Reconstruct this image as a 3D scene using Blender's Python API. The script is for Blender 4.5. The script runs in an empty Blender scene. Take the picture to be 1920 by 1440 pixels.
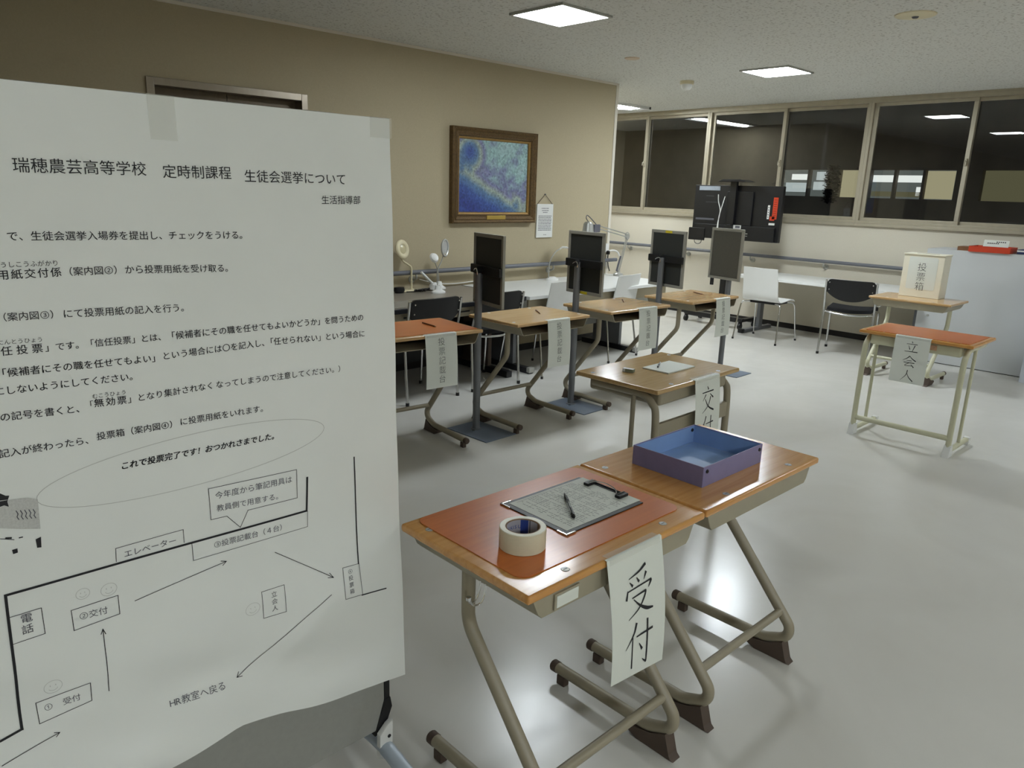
import bpy, bmesh, math, random
from mathutils import Vector, Matrix, Euler

# ------------------------------------------------------------------ camera, world, exposure
SC = bpy.context.scene
COL = SC.collection
random.seed(7)
PI = math.pi

cam_data = bpy.data.cameras.new('camera')
cam_data.sensor_width = 36.0
cam_data.lens = 1386.28 / 1920 * 36.0
cam_data.clip_start = 0.05
cam = bpy.data.objects.new('camera', cam_data)
COL.objects.link(cam)
_yaw, _pitch, _roll = math.radians(46.425), math.radians(14.707), math.radians(1.778)
_f = Vector((math.cos(_pitch) * math.cos(_yaw), math.cos(_pitch) * math.sin(_yaw), -math.sin(_pitch)))
_r = Vector((math.sin(_yaw), -math.cos(_yaw), 0))
_u = _r.cross(_f)
_r2 = _r * math.cos(_roll) + _u * math.sin(_roll)
_u2 = _u * math.cos(_roll) - _r * math.sin(_roll)
cam.matrix_world = Matrix(((_r2.x, _u2.x, -_f.x, 0), (_r2.y, _u2.y, -_f.y, 0), (_r2.z, _u2.z, -_f.z, 1.5), (0, 0, 0, 1)))
SC.camera = cam

world = bpy.data.worlds.new('night')
SC.world = world
world.use_nodes = True
world.node_tree.nodes['Background'].inputs[0].default_value = (0.03, 0.031, 0.034, 1)
world.node_tree.nodes['Background'].inputs[1].default_value = 1.0

SC.view_settings.view_transform = 'Standard'
SC.view_settings.look = 'None'
SC.view_settings.gamma = 1.0
SC.view_settings.use_curve_mapping = False
SC.view_settings.exposure = 0.0

LAMP = 82.0        # radiance of the lit ceiling panels
H_CEIL, X_WIN, Y_WALL, X_CORNER = 2.55, 8.40, 5.03, 6.12

# ------------------------------------------------------------------ materials
def lin(c):
    return tuple((v / 12.92 if v <= 0.04045 else ((v + 0.055) / 1.055) ** 2.4) for v in [x / 255 for x in c])

_mats = {}
def mat(name, rgb, rough=0.5, metal=0.0, var=0.0, scale=8.0, stretch=(1, 1, 1), bump=0.0, bscale=60.0, coat=0.0, spec=0.5, detail=4.0):
    """procedural principled material; rgb in 0-255 display values, var = noise variation of the colour"""
    if name in _mats:
        return _mats[name]
    m = bpy.data.materials.new(name)
    m.use_nodes = True
    nt = m.node_tree
    b = nt.nodes['Principled BSDF']
    c = lin(rgb)
    b.inputs['Base Color'].default_value = (*c, 1)
    b.inputs['Roughness'].default_value = rough
    b.inputs['Metallic'].default_value = metal
    b.inputs['Specular IOR Level'].default_value = spec
    b.inputs['Coat Weight'].default_value = coat
    b.inputs['Coat Roughness'].default_value = 0.1
    if var or bump:
        tc = nt.nodes.new('ShaderNodeTexCoord')
        mp = nt.nodes.new('ShaderNodeMapping')
        mp.inputs['Scale'].default_value = stretch
        nt.links.new(tc.outputs['Object'], mp.inputs['Vector'])
    if var:
        n = nt.nodes.new('ShaderNodeTexNoise')
        n.inputs['Scale'].default_value = scale
        n.inputs['Detail'].default_value = detail
        nt.links.new(mp.outputs['Vector'], n.inputs['Vector'])
        r = nt.nodes.new('ShaderNodeValToRGB')
        r.color_ramp.elements[0].position = 0.3
        r.color_ramp.elements[1].position = 0.7
        r.color_ramp.elements[0].color = (*[max(0, v * (1 - var)) for v in c], 1)
        r.color_ramp.elements[1].color = (*[min(1, v * (1 + var)) for v in c], 1)
        nt.links.new(n.outputs['Fac'], r.inputs['Fac'])
        nt.links.new(r.outputs['Color'], b.inputs['Base Color'])
    if bump:
        n2 = nt.nodes.new('ShaderNodeTexNoise')
        n2.inputs['Scale'].default_value = bscale
        n2.inputs['Detail'].default_value = 3
        nt.links.new(mp.outputs['Vector'], n2.inputs['Vector'])
        bp = nt.nodes.new('ShaderNodeBump')
        bp.inputs['Strength'].default_value = bump
        bp.inputs['Distance'].default_value = 0.01
        nt.links.new(n2.outputs['Fac'], bp.inputs['Height'])
        nt.links.new(bp.outputs['Normal'], b.inputs['Normal'])
    _mats[name] = m
    return m

def emit(name, rgb, strength):
    if name in _mats:
        return _mats[name]
    m = bpy.data.materials.new(name)
    m.use_nodes = True
    nt = m.node_tree
    nt.nodes.remove(nt.nodes['Principled BSDF'])
    e = nt.nodes.new('ShaderNodeEmission')
    e.inputs['Color'].default_value = (*lin(rgb), 1)
    e.inputs['Strength'].default_value = strength
    nt.links.new(e.outputs[0], nt.nodes['Material Output'].inputs['Surface'])
    _mats[name] = m
    return m

def glass_mat(name, tint=(0.92, 0.95, 0.94), k=2.0):
    m = bpy.data.materials.new(name)
    m.use_nodes = True
    nt = m.node_tree
    nt.nodes.remove(nt.nodes['Principled BSDF'])
    t = nt.nodes.new('ShaderNodeBsdfTransparent'); t.inputs[0].default_value = (*tint, 1)
    g = nt.nodes.new('ShaderNodeBsdfGlossy'); g.inputs['Roughness'].default_value = 0.0
    fr = nt.nodes.new('ShaderNodeLayerWeight'); fr.inputs['Blend'].default_value = 0.333
    mu = nt.nodes.new('ShaderNodeMath'); mu.operation = 'MULTIPLY_ADD'; mu.inputs[1].default_value = k; mu.inputs[2].default_value = 0.01
    mu.use_clamp = True
    nt.links.new(fr.outputs['Fresnel'], mu.inputs[0])
    mx = nt.nodes.new('ShaderNodeMixShader')
    nt.links.new(mu.outputs[0], mx.inputs[0]); nt.links.new(t.outputs[0], mx.inputs[1]); nt.links.new(g.outputs[0], mx.inputs[2])
    nt.links.new(mx.outputs[0], nt.nodes['Material Output'].inputs['Surface'])
    _mats[name] = m
    return m

def film_mat(name, alpha, rgb=(235, 235, 225), rough=0.25):
    m = mat(name, rgb, rough)
    m.node_tree.nodes['Principled BSDF'].inputs['Alpha'].default_value = alpha
    return m

def wood(name, rgb, dark, rough=0.2, coat=0.35):
    m = mat(name, rgb, rough, coat=coat)
    nt = m.node_tree; b = nt.nodes['Principled BSDF']
    tc = nt.nodes.new('ShaderNodeTexCoord'); mp = nt.nodes.new('ShaderNodeMapping')
    mp.inputs['Scale'].default_value = (1.2, 22, 22)
    n = nt.nodes.new('ShaderNodeTexNoise'); n.inputs['Scale'].default_value = 3.0; n.inputs['Detail'].default_value = 6; n.inputs['Distortion'].default_value = 0.6
    r = nt.nodes.new('ShaderNodeValToRGB')
    r.color_ramp.elements[0].position = 0.3; r.color_ramp.elements[1].position = 0.65
    r.color_ramp.elements[0].color = (*lin(dark), 1); r.color_ramp.elements[1].color = (*lin(rgb), 1)
    nt.links.new(tc.outputs['Object'], mp.inputs['Vector']); nt.links.new(mp.outputs['Vector'], n.inputs['Vector'])
    nt.links.new(n.outputs['Fac'], r.inputs['Fac']); nt.links.new(r.outputs['Color'], b.inputs['Base Color'])
    return m

M_WALL = mat('wall_vinyl', (176, 164, 136), 0.75, var=0.03, scale=120, bump=0.10, bscale=260)
M_WALL2 = mat('wall_vinyl_window_side', (208, 201, 184), 0.75, var=0.03, scale=120, bump=0.10, bscale=260)
M_TRIMW = mat('corner_trim', (216, 210, 196), 0.5, var=0.02)
M_BASE = mat('baseboard_dark', (26, 22, 20), 0.5, var=0.1)
M_ALU = mat('sash_aluminium', (176, 168, 148), 0.42, metal=0.35, var=0.05, scale=14, stretch=(1, 1, .2))
M_STEEL = mat('brushed_steel', (150, 140, 126), 0.32, metal=0.8, var=0.06, scale=30, stretch=(1, 1, .05))
M_ELEV = mat('elevator_door', (92, 80, 64), 0.4, metal=0.4, var=0.06, scale=30, stretch=(1, 1, .05))
M_CHROME = mat('chrome', (205, 205, 205), 0.16, metal=1.0, var=0.03)
M_SILVER = mat('silver_paint', (178, 178, 172), 0.35, metal=0.5, var=0.03)
M_GREYPOLE = mat('grey_painted_steel', (118, 120, 124), 0.42, metal=0.3, var=0.05)
M_PLATE = mat('grey_base_plate', (112, 122, 136), 0.45, metal=0.2, var=0.06, scale=12)
M_BLACK = mat('black_plastic', (17, 17, 19), 0.42, var=0.08)
M_BLACKFAB = mat('black_fabric', (15, 15, 20), 0.8, var=0.15, scale=200, bump=0.2, bscale=400)
M_RUBBER = mat('dark_rubber', (84, 70, 60), 0.7, var=0.1)
M_LEG = mat('taupe_powder_coat', (152, 143, 122), 0.42, var=0.03, scale=20)
M_TRAYBOX = mat('desk_shelf_grey_beige', (158, 150, 128), 0.5, var=0.03, scale=20)
M_LEGPALE = mat('pale_green_beige_coat', (196, 194, 166), 0.42, var=0.03, scale=20)
M_WOOD = wood('desk_wood', (214, 158, 88), (198, 138, 70))
M_WOODLIT = wood('desk_wood_lit', (202, 166, 116), (188, 148, 96))  # lit copy of the desk wood; lighting on farther desks put into colour
M_WOODP = wood('desk_wood_pale', (196, 162, 108), (182, 146, 94))
M_MAT = wood('desk_mat_veneer', (206, 114, 48), (196, 104, 44), rough=0.28, coat=0.1)
M_PAPER = mat('white_paper', (222, 225, 216), 0.6, var=0.012, scale=6)
M_POSTER = mat('poster_paper', (236, 238, 234), 0.42, var=0.015, scale=5, bump=0.05, bscale=7)
M_INK = mat('black_ink', (20, 20, 26), 0.6, var=0.05)
M_INKGREY = mat('grey_ink', (150, 150, 146), 0.6, var=0.05)
M_INKPALE = mat('pale_grey_ink', (190, 190, 186), 0.6, var=0.05)
M_INKMID = mat('mid_grey_ink', (88, 88, 96), 0.6, var=0.05)
M_TAPE = film_mat('clear_tape', 0.28)
M_WHITE = mat('white_laminate', (226, 226, 222), 0.35, var=0.01)
M_WHITEPL = mat('white_plastic', (224, 224, 220), 0.35, var=0.02)
M_CREAM = mat('cream_plastic', (220, 210, 176), 0.4, var=0.02)
M_CABINET = mat('grey_white_cabinet', (196, 198, 198), 0.5, var=0.015, scale=4)
M_RAIL = mat('handrail_grey', (104, 106, 112), 0.45, var=0.04)
M_DARKTOP = mat('counter_grey_top', (142, 134, 122), 0.3, var=0.05, scale=40)
M_DARKEDGE = mat('counter_dark_edge', (34, 34, 38), 0.4, var=0.05)
M_BEIGEPANEL = mat('counter_panel_beige', (176, 166, 142), 0.5, var=0.02)
M_GREYPANEL = mat('modesty_panel_grey', (176, 176, 168), 0.5, var=0.02)
M_MESH = mat('screen_panel_dark', (44, 46, 44), 0.5, var=0.06, scale=90)
M_MESH2 = mat('screen_panel_grey', (86, 84, 76), 0.6, var=0.06, scale=90)
M_FRAME = mat('screen_frame_silver', (164, 162, 152), 0.38, metal=0.4, var=0.03)
M_YELLOW = mat('yellow_sticker', (200, 180, 40), 0.5, var=0.03)
M_BLUE = mat('tray_blue_violet', (132, 126, 166), 0.45, var=0.04, scale=30)
M_BLUEIN = mat('tray_blue_inside', (136, 166, 212), 0.45, var=0.05, scale=12)
M_RED = mat('red_plastic', (196, 62, 30), 0.45, var=0.05)
M_NAVY = mat('navy_plastic', (40, 50, 92), 0.5, var=0.05)
M_BROWN = mat('brown_wood_item', (126, 86, 52), 0.6, var=0.15, scale=30)
M_PENCIL = mat('pencil_brown', (96, 52, 24), 0.45, var=0.1)
M_TVBLACK = mat('tv_black', (14, 14, 17), 0.45, var=0.1)
M_TVGLOSS = mat('tv_black_gloss', (20, 20, 24), 0.25, var=0.1)
M_GOLD = mat('gilt_dark', (98, 76, 44), 0.45, metal=0.45, var=0.3, scale=70, bump=0.5, bscale=120)
M_GOLD2 = mat('gilt_light', (150, 118, 62), 0.55, metal=0.3, var=0.12, scale=40)
M_BRASS = mat('brass_plate', (206, 178, 96), 0.3, metal=0.7, var=0.05)
M_TAPEROLL = mat('tape_roll', (218, 212, 186), 0.35, var=0.03, scale=90, stretch=(1, 1, 8))
M_CARD = mat('cardboard_core', (150, 122, 92), 0.7, var=0.05)
M_LABELBLUE = mat('label_blue', (48, 72, 150), 0.5, var=0.04)
M_BOXCREAM = mat('ballot_box_cream', (232, 227, 207), 0.55, var=0.02)
M_CLEAR = film_mat('clear_plastic', 0.35, (200, 205, 210), 0.1)
def lamp(k): return emit('lamp_diffuser_%d' % round(k * 100), (240, 249, 255), LAMP * k)
M_NIGHT = mat('night_facade', (120, 114, 106), 0.9, var=0.2, scale=1.5)
M_GLASS = glass_mat('window_glass')

def floor_material():
    m = mat('floor_vinyl', (208, 206, 200), 0.2)
    nt = m.node_tree; b = nt.nodes['Principled BSDF']
    tc = nt.nodes.new('ShaderNodeTexCoord')
    n = nt.nodes.new('ShaderNodeTexNoise'); n.inputs['Scale'].default_value = 1.6; n.inputs['Detail'].default_value = 8; n.inputs['Distortion'].default_value = 1.2
    r = nt.nodes.new('ShaderNodeValToRGB')
    r.color_ramp.elements[0].position = 0.3; r.color_ramp.elements[1].position = 0.7
    r.color_ramp.elements[0].color = (*lin((202, 199, 191)), 1); r.color_ramp.elements[1].color = (*lin((209, 207, 200)), 1)
    n2 = nt.nodes.new('ShaderNodeTexNoise'); n2.inputs['Scale'].default_value = 14; n2.inputs['Detail'].default_value = 2
    r2 = nt.nodes.new('ShaderNodeMapRange'); r2.inputs['To Min'].default_value = 0.20; r2.inputs['To Max'].default_value = 0.27
    bp = nt.nodes.new('ShaderNodeBump'); bp.inputs['Strength'].default_value = 0.015; bp.inputs['Distance'].default_value = 0.01
    L = nt.links.new
    L(tc.outputs['Object'], n.inputs['Vector']); L(tc.outputs['Object'], n2.inputs['Vector'])
    L(n.outputs['Fac'], r.inputs['Fac']); L(r.outputs['Color'], b.inputs['Base Color'])
    L(n2.outputs['Fac'], r2.inputs['Value']); L(r2.outputs['Result'], b.inputs['Roughness'])
    L(n2.outputs['Fac'], bp.inputs['Height']); L(bp.outputs['Normal'], b.inputs['Normal'])
    return m

def ceiling_material():
    m = mat('ceiling_board', (216, 216, 210), 0.9)
    nt = m.node_tree; b = nt.nodes['Principled BSDF']
    tc = nt.nodes.new('ShaderNodeTexCoord')
    n = nt.nodes.new('ShaderNodeTexNoise'); n.inputs['Scale'].default_value = 55; n.inputs['Detail'].default_value = 3
    r = nt.nodes.new('ShaderNodeValToRGB')
    r.color_ramp.elements[0].position = 0.34; r.color_ramp.elements[1].position = 0.44
    r.color_ramp.elements[0].color = (*lin((176, 174, 166)), 1); r.color_ramp.elements[1].color = (*lin((216, 216, 210)), 1)
    L = nt.links.new
    L(tc.outputs['Object'], n.inputs['Vector']); L(n.outputs['Fac'], r.inputs['Fac']); L(r.outputs['Color'], b.inputs['Base Color'])
    return m

def painting_material():
    """soft blue and green brush patches, a plain stand-in landscape"""
    m = mat('canvas_paint', (90, 110, 150), 0.5)
    nt = m.node_tree; b = nt.nodes['Principled BSDF']; L = nt.links.new
    tc = nt.nodes.new('ShaderNodeTexCoord')
    sep = nt.nodes.new('ShaderNodeSeparateXYZ'); L(tc.outputs['Object'], sep.inputs[0])
    n = nt.nodes.new('ShaderNodeTexNoise'); n.inputs['Scale'].default_value = 5.0; n.inputs['Detail'].default_value = 7; L(tc.outputs['Object'], n.inputs['Vector'])
    def math_(op, a, c, v=None):
        q = nt.nodes.new('ShaderNodeMath'); q.operation = op
        for i, s in enumerate((a, c)):
            if isinstance(s, (int, float)): q.inputs[i].default_value = s
            else: L(s, q.inputs[i])
        return q.outputs[0]
    # dark mass low on the left, dark clump up left, pale above
    X, Z, N = sep.outputs['X'], sep.outputs['Z'], math_('SUBTRACT', n.outputs['Fac'], 0.5)
    low = math_('MULTIPLY', math_('SUBTRACT', -0.06, math_('ADD', Z, math_('MULTIPLY', X, 0.62))), 2.6)
    low = math_('MINIMUM', math_('MAXIMUM', math_('ADD', low, math_('MULTIPLY', N, 1.2)), 0.0), 1.0)
    q1, q2 = math_('ADD', X, 0.28), math_('SUBTRACT', Z, 0.20)
    dist = math_('SQRT', math_('ADD', math_('MULTIPLY', q1, q1), math_('MULTIPLY', q2, q2)), 0.0)
    clump = math_('MAXIMUM', math_('SUBTRACT', math_('ADD', 0.9, math_('MULTIPLY', N, 1.2)), math_('MULTIPLY', dist, 4.4)), 0.0)
    d = math_('ADD', 0.66, math_('MULTIPLY', Z, 0.45))
    d = math_('SUBTRACT', d, math_('MULTIPLY', low, 0.52))
    d = math_('SUBTRACT', d, math_('MULTIPLY', clump, 0.62))
    d = math_('ADD', d, math_('MULTIPLY', N, 0.75))
    r = nt.nodes.new('ShaderNodeValToRGB')
    els = r.color_ramp.elements
    els[0].position = 0.05; els[0].color = (*lin((44, 58, 128)), 1)
    els[1].position = 0.95; els[1].color = (*lin((150, 170, 176)), 1)
    for p, c in ((0.28, (58, 84, 150)), (0.42, (84, 116, 150)), (0.52, (150, 164, 150)), (0.62, (110, 112, 150)), (0.75, (140, 172, 170))):
        e = els.new(p); e.color = (*lin(c), 1)
    L(d, r.inputs['Fac'])
    v = nt.nodes.new('ShaderNodeTexVoronoi'); v.inputs['Scale'].default_value = 60; L(tc.outputs['Object'], v.inputs['Vector'])
    mx = nt.nodes.new('ShaderNodeMix'); mx.data_type = 'RGBA'; mx.blend_type = 'OVERLAY'; mx.inputs['Factor'].default_value = 0.35
    bw = nt.nodes.new('ShaderNodeRGBToBW'); L(v.outputs['Color'], bw.inputs[0])
    L(r.outputs['Color'], mx.inputs['A']); L(bw.outputs[0], mx.inputs['B'])
    L(mx.outputs['Result'], b.inputs['Base Color'])
    bp = nt.nodes.new('ShaderNodeBump'); bp.inputs['Strength'].default_value = 0.3; bp.inputs['Distance'].default_value = 0.004
    L(v.outputs['Distance'], bp.inputs['Height']); L(bp.outputs['Normal'], b.inputs['Normal'])
    return m

# ------------------------------------------------------------------ glyphs (made first, while the scene is empty)
_glyph = {}
def make_glyphs(pairs):
    objs = []
    for ch, off in pairs:
        c = bpy.data.curves.new('g', 'FONT'); c.body = ch; c.size = 1.0; c.offset = off; c.resolution_u = 3
        o = bpy.data.objects.new('g', c); COL.objects.link(o); objs.append((ch, off, o, c))
    bpy.context.view_layer.update()
    dg = bpy.context.evaluated_depsgraph_get()
    for ch, off, o, c in objs:
        me = bpy.data.meshes.new_from_object(o.evaluated_get(dg))
        _glyph[(ch, off)] = ([(v.co.x, v.co.y) for v in me.vertices], [tuple(p.vertices) for p in me.polygons])
        bpy.data.meshes.remove(me)
    for ch, off, o, c in objs:
        bpy.data.objects.remove(o); bpy.data.curves.remove(c)

# ------------------------------------------------------------------ mesh builder
def catmull(pts, k=6):
    P = [Vector(p) for p in pts]
    out = []
    for i in range(len(P) - 1):
        a = P[i - 1] if i > 0 else P[i] * 2 - P[i + 1]
        b, c = P[i], P[i + 1]
        d = P[i + 2] if i + 2 < len(P) else P[i + 1] * 2 - P[i]
        for j in range(k):
            t = j / k
            out.append(0.5 * ((2 * b) + (c - a) * t + (2 * a - 5 * b + 4 * c - d) * t * t + (3 * b - a - 3 * c + d) * t ** 3))
    out.append(P[-1])
    return out

def fillet(pts, rad, k=6):
    P = [Vector(p) for p in pts]
    out = [P[0]]
    for i in range(1, len(P) - 1):
        r = rad[i - 1] if isinstance(rad, (list, tuple)) else rad
        a, b, c = P[i - 1], P[i], P[i + 1]
        u, v = (a - b).normalized(), (c - b).normalized()
        ang = u.angle(v)
        t = min(r / math.tan(ang / 2), .49 * (a - b).length if i > 1 else .95 * (a - b).length, .49 * (c - b).length if i < len(P) - 2 else .95 * (c - b).length)
        rr = t * math.tan(ang / 2)
        cen = b + (u + v).normalized() * (rr / math.sin(ang / 2))
        s, e = b + u * t - cen, b + v * t - cen
        tot = s.angle(e)
        for j in range(k + 1):
            w = j / k
            q = (s * math.sin((1 - w) * tot) + e * math.sin(w * tot)) / math.sin(tot)
            out.append(cen + q)
    out.append(P[-1])
    return out

class MB:
    def __init__(self):
        self.bm = bmesh.new(); self.mi = 0
    def _f(self, vs):
        try:
            f = self.bm.faces.new(vs); f.material_index = self.mi
            return f
        except ValueError:
            return None
    def poly(self, pts):
        return self._f([self.bm.verts.new(p) for p in pts])
    def box(self, x0, x1, y0, y1, z0, z1, bev=0.0, M=None, seg=2):
        co = [(x, y, z) for z in (z0, z1) for y in (y0, y1) for x in (x0, x1)]
        vs = [self.bm.verts.new(M @ Vector(c) if M else c) for c in co]
        fs = [self._f([vs[i] for i in q]) for q in ((0, 2, 3, 1), (4, 5, 7, 6), (0, 1, 5, 4), (2, 6, 7, 3), (0, 4, 6, 2), (1, 3, 7, 5))]
        if bev:
            es = list({e for f in fs for e in f.edges})
            r = bmesh.ops.bevel(self.bm, geom=es, offset=bev, segments=seg, profile=0.5, affect='EDGES')
            for f in r['faces']: f.material_index = self.mi
        return self
    def tube(self, pts, r, n=10, cap=True, closed=False, flat=1.0):
        P = [Vector(p) for p in pts]
        m = len(P)
        R = r if isinstance(r, (list, tuple)) else [r] * m
        rings = []
        ref = None
        for i in range(m):
            if closed: t = (P[(i + 1) % m] - P[i - 1])
            else: t = P[min(i + 1, m - 1)] - P[max(i - 1, 0)]
            t.normalize()
            if ref is None:
                ref = Vector((0, 0, 1)) if abs(t.z) < 0.9 else Vector((1, 0, 0))
            a = (ref - t * ref.dot(t))
            if a.length < 1e-6: a = t.orthogonal()
            a.normalize(); ref = a
            b = t.cross(a)
            rings.append([self.bm.verts.new(P[i] + (a * math.cos(q) * flat + b * math.sin(q)) * R[i]) for q in [2 * PI * j / n for j in range(n)]])
        for i in range(m if closed else m - 1):
            A, B = rings[i], rings[(i + 1) % m]
            for j in range(n):
                self._f([A[j], A[(j + 1) % n], B[(j + 1) % n], B[j]])
        if cap and not closed:
            self._f(rings[0][::-1]); self._f(rings[-1])
        return self
    def lathe(self, prof, n=24, M=None, closed=False):
        rings = []
        for r, z in prof:
            if r < 1e-6:
                v = self.bm.verts.new(M @ Vector((0, 0, z)) if M else (0, 0, z)); rings.append([v]); continue
            ring = []
            for j in range(n):
                c = Vector((r * math.cos(2 * PI * j / n), r * math.sin(2 * PI * j / n), z))
                ring.append(self.bm.verts.new(M @ c if M else c))
            rings.append(ring)
        k = len(rings)
        for i in range(k if closed else k - 1):
            A, B = rings[i], rings[(i + 1) % k]
            for j in range(n):
                j2 = (j + 1) % n
                if len(A) == 1 and len(B) == 1: continue
                if len(A) == 1: self._f([A[0], B[j], B[j2]])
                elif len(B) == 1: self._f([A[j], A[j2], B[0]])
                else: self._f([A[j], A[j2], B[j2], B[j]])
        return self
    def prism(self, poly, axis, a0, a1, M=None, bev=0.0):
        def co(p, a):
            v = {'x': (a, p[0], p[1]), 'y': (p[0], a, p[1]), 'z': (p[0], p[1], a)}[axis]
            return M @ Vector(v) if M else v
        A = [self.bm.verts.new(co(p, a0)) for p in poly]; B = [self.bm.verts.new(co(p, a1)) for p in poly]
        fs = [self._f(A[::-1]), self._f(B)]
        n = len(poly)
        for i in range(n):
            fs.append(self._f([A[i], A[(i + 1) % n], B[(i + 1) % n], B[i]]))
        if bev:
            es = list({e for f in fs[:2] for e in f.edges})
            r = bmesh.ops.bevel(self.bm, geom=es, offset=bev, segments=2, profile=0.5, affect='EDGES')
            for f in r['faces']: f.material_index = self.mi
        return self
    def sheet(self, f, nu, nv, skip=None, thick=0.0):
        vs = [[self.bm.verts.new(f(i / nu, j / nv)) for j in range(nv + 1)] for i in range(nu + 1)]
        fs = []
        for i in range(nu):
            for j in range(nv):
                if skip and skip((i + .5) / nu, (j + .5) / nv): continue
                fs.append(self._f([vs[i][j], vs[i + 1][j], vs[i + 1][j + 1], vs[i][j + 1]]))
        loose = [v for row in vs for v in row if not v.link_faces]
        for v in loose: self.bm.verts.remove(v)
        if thick:
            bmesh.ops.recalc_face_normals(self.bm, faces=fs)
            bmesh.ops.solidify(self.bm, geom=fs, thickness=thick)
        return self
    def ribbon(self, pts, widths, fmap):
        """flat brush stroke in 2D (u, v) mapped to space"""
        n = len(pts)
        W = widths if isinstance(widths, (list, tuple)) else [widths] * n
        L, Rr = [], []
        for i in range(n):
            a = pts[max(i - 1, 0)]; c = pts[min(i + 1, n - 1)]
            dx, dy = c[0] - a[0], c[1] - a[1]; l = math.hypot(dx, dy) or 1
            nx, ny = -dy / l * W[i] / 2, dx / l * W[i] / 2
            L.append(self.bm.verts.new(fmap(pts[i][0] + nx, pts[i][1] + ny)))
            Rr.append(self.bm.verts.new(fmap(pts[i][0] - nx, pts[i][1] - ny)))
        for i in range(n - 1):
            self._f([L[i], L[i + 1], Rr[i + 1], Rr[i]])
    def line(self, pts, w, fmap, step=0.03):
        for a, c in zip(pts[:-1], pts[1:]):
            d = math.hypot(c[0] - a[0], c[1] - a[1])
            if d < 1e-6: continue
            ex = w / 2 / d
            k = max(1, int(d / step))
            q = [(a[0] + (c[0] - a[0]) * (-ex + (1 + 2 * ex) * i / k), a[1] + (c[1] - a[1]) * (-ex + (1 + 2 * ex) * i / k)) for i in range(k + 1)]
            self.ribbon(q, w, fmap)
    def glyph(self, ch, off, fmap):
        if off > 0:      # heavier weight: overlay shifted copies
            d = off * .8
            for dx, dy in ((-d, -d * .6), (d, d * .6)) + (((d, -d * .6), (-d, d * .6)) if off > .02 else ()):
                self.glyph(ch, 0, lambda x, y: fmap(x + dx, y + dy))
            return
        vs, fs = _glyph.get((ch, off), ([], []))
        V = [self.bm.verts.new(fmap(x, y)) for x, y in vs]
        for f in fs: self._f([V[i] for i in f])
    def build(self, name, mats, parent=None, smooth=38, loc=None, recalc=True):
        if recalc: bmesh.ops.recalc_face_normals(self.bm, faces=self.bm.faces[:])
        me = bpy.data.meshes.new(name)
        self.bm.to_mesh(me); self.bm.free()
        for m in (mats if isinstance(mats, (list, tuple)) else [mats]): me.materials.append(m)
        if smooth:
            me.shade_smooth(); me.set_sharp_from_angle(angle=math.radians(smooth))
        o = bpy.data.objects.new(name, me)
        COL.objects.link(o)
        if parent: o.parent = parent
        if loc: o.location = loc
        if smooth:      # keeps large flat faces flat next to rounded edges
            w = o.modifiers.new('weighted_normal', 'WEIGHTED_NORMAL'); w.keep_sharp = True; w.weight = 90
        return o

def tag(o, label, cat, group=None, kind=None):
    if label: o['label'] = label
    if cat: o['category'] = cat
    if group: o['group'] = group
    if kind: o['kind'] = kind
    return o
def thing(name, label, cat, loc=(0, 0, 0), rz=0.0, group=None):
    o = bpy.data.objects.new(name, None); COL.objects.link(o)
    o.empty_display_size = 0.05
    o.location = loc; o.rotation_euler = (0, 0, rz)
    return tag(o, label, cat, group)
def struct(o):
    o['kind'] = 'structure'
    return o
def dup(root, loc, rz, label, group=None):
    r = root.copy(); COL.objects.link(r); r.location = loc; r.rotation_euler = (0, 0, rz); r['label'] = label
    if group: r['group'] = group
    for ch in list(root.children):
        c = ch.copy(); COL.objects.link(c); c.parent = r
        for g in list(ch.children):
            d = g.copy(); COL.objects.link(d); d.parent = c
    return r
def T(x, y, z): return Matrix.Translation((x, y, z))
def R(a, ax): return Matrix.Rotation(a, 4, ax)
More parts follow.
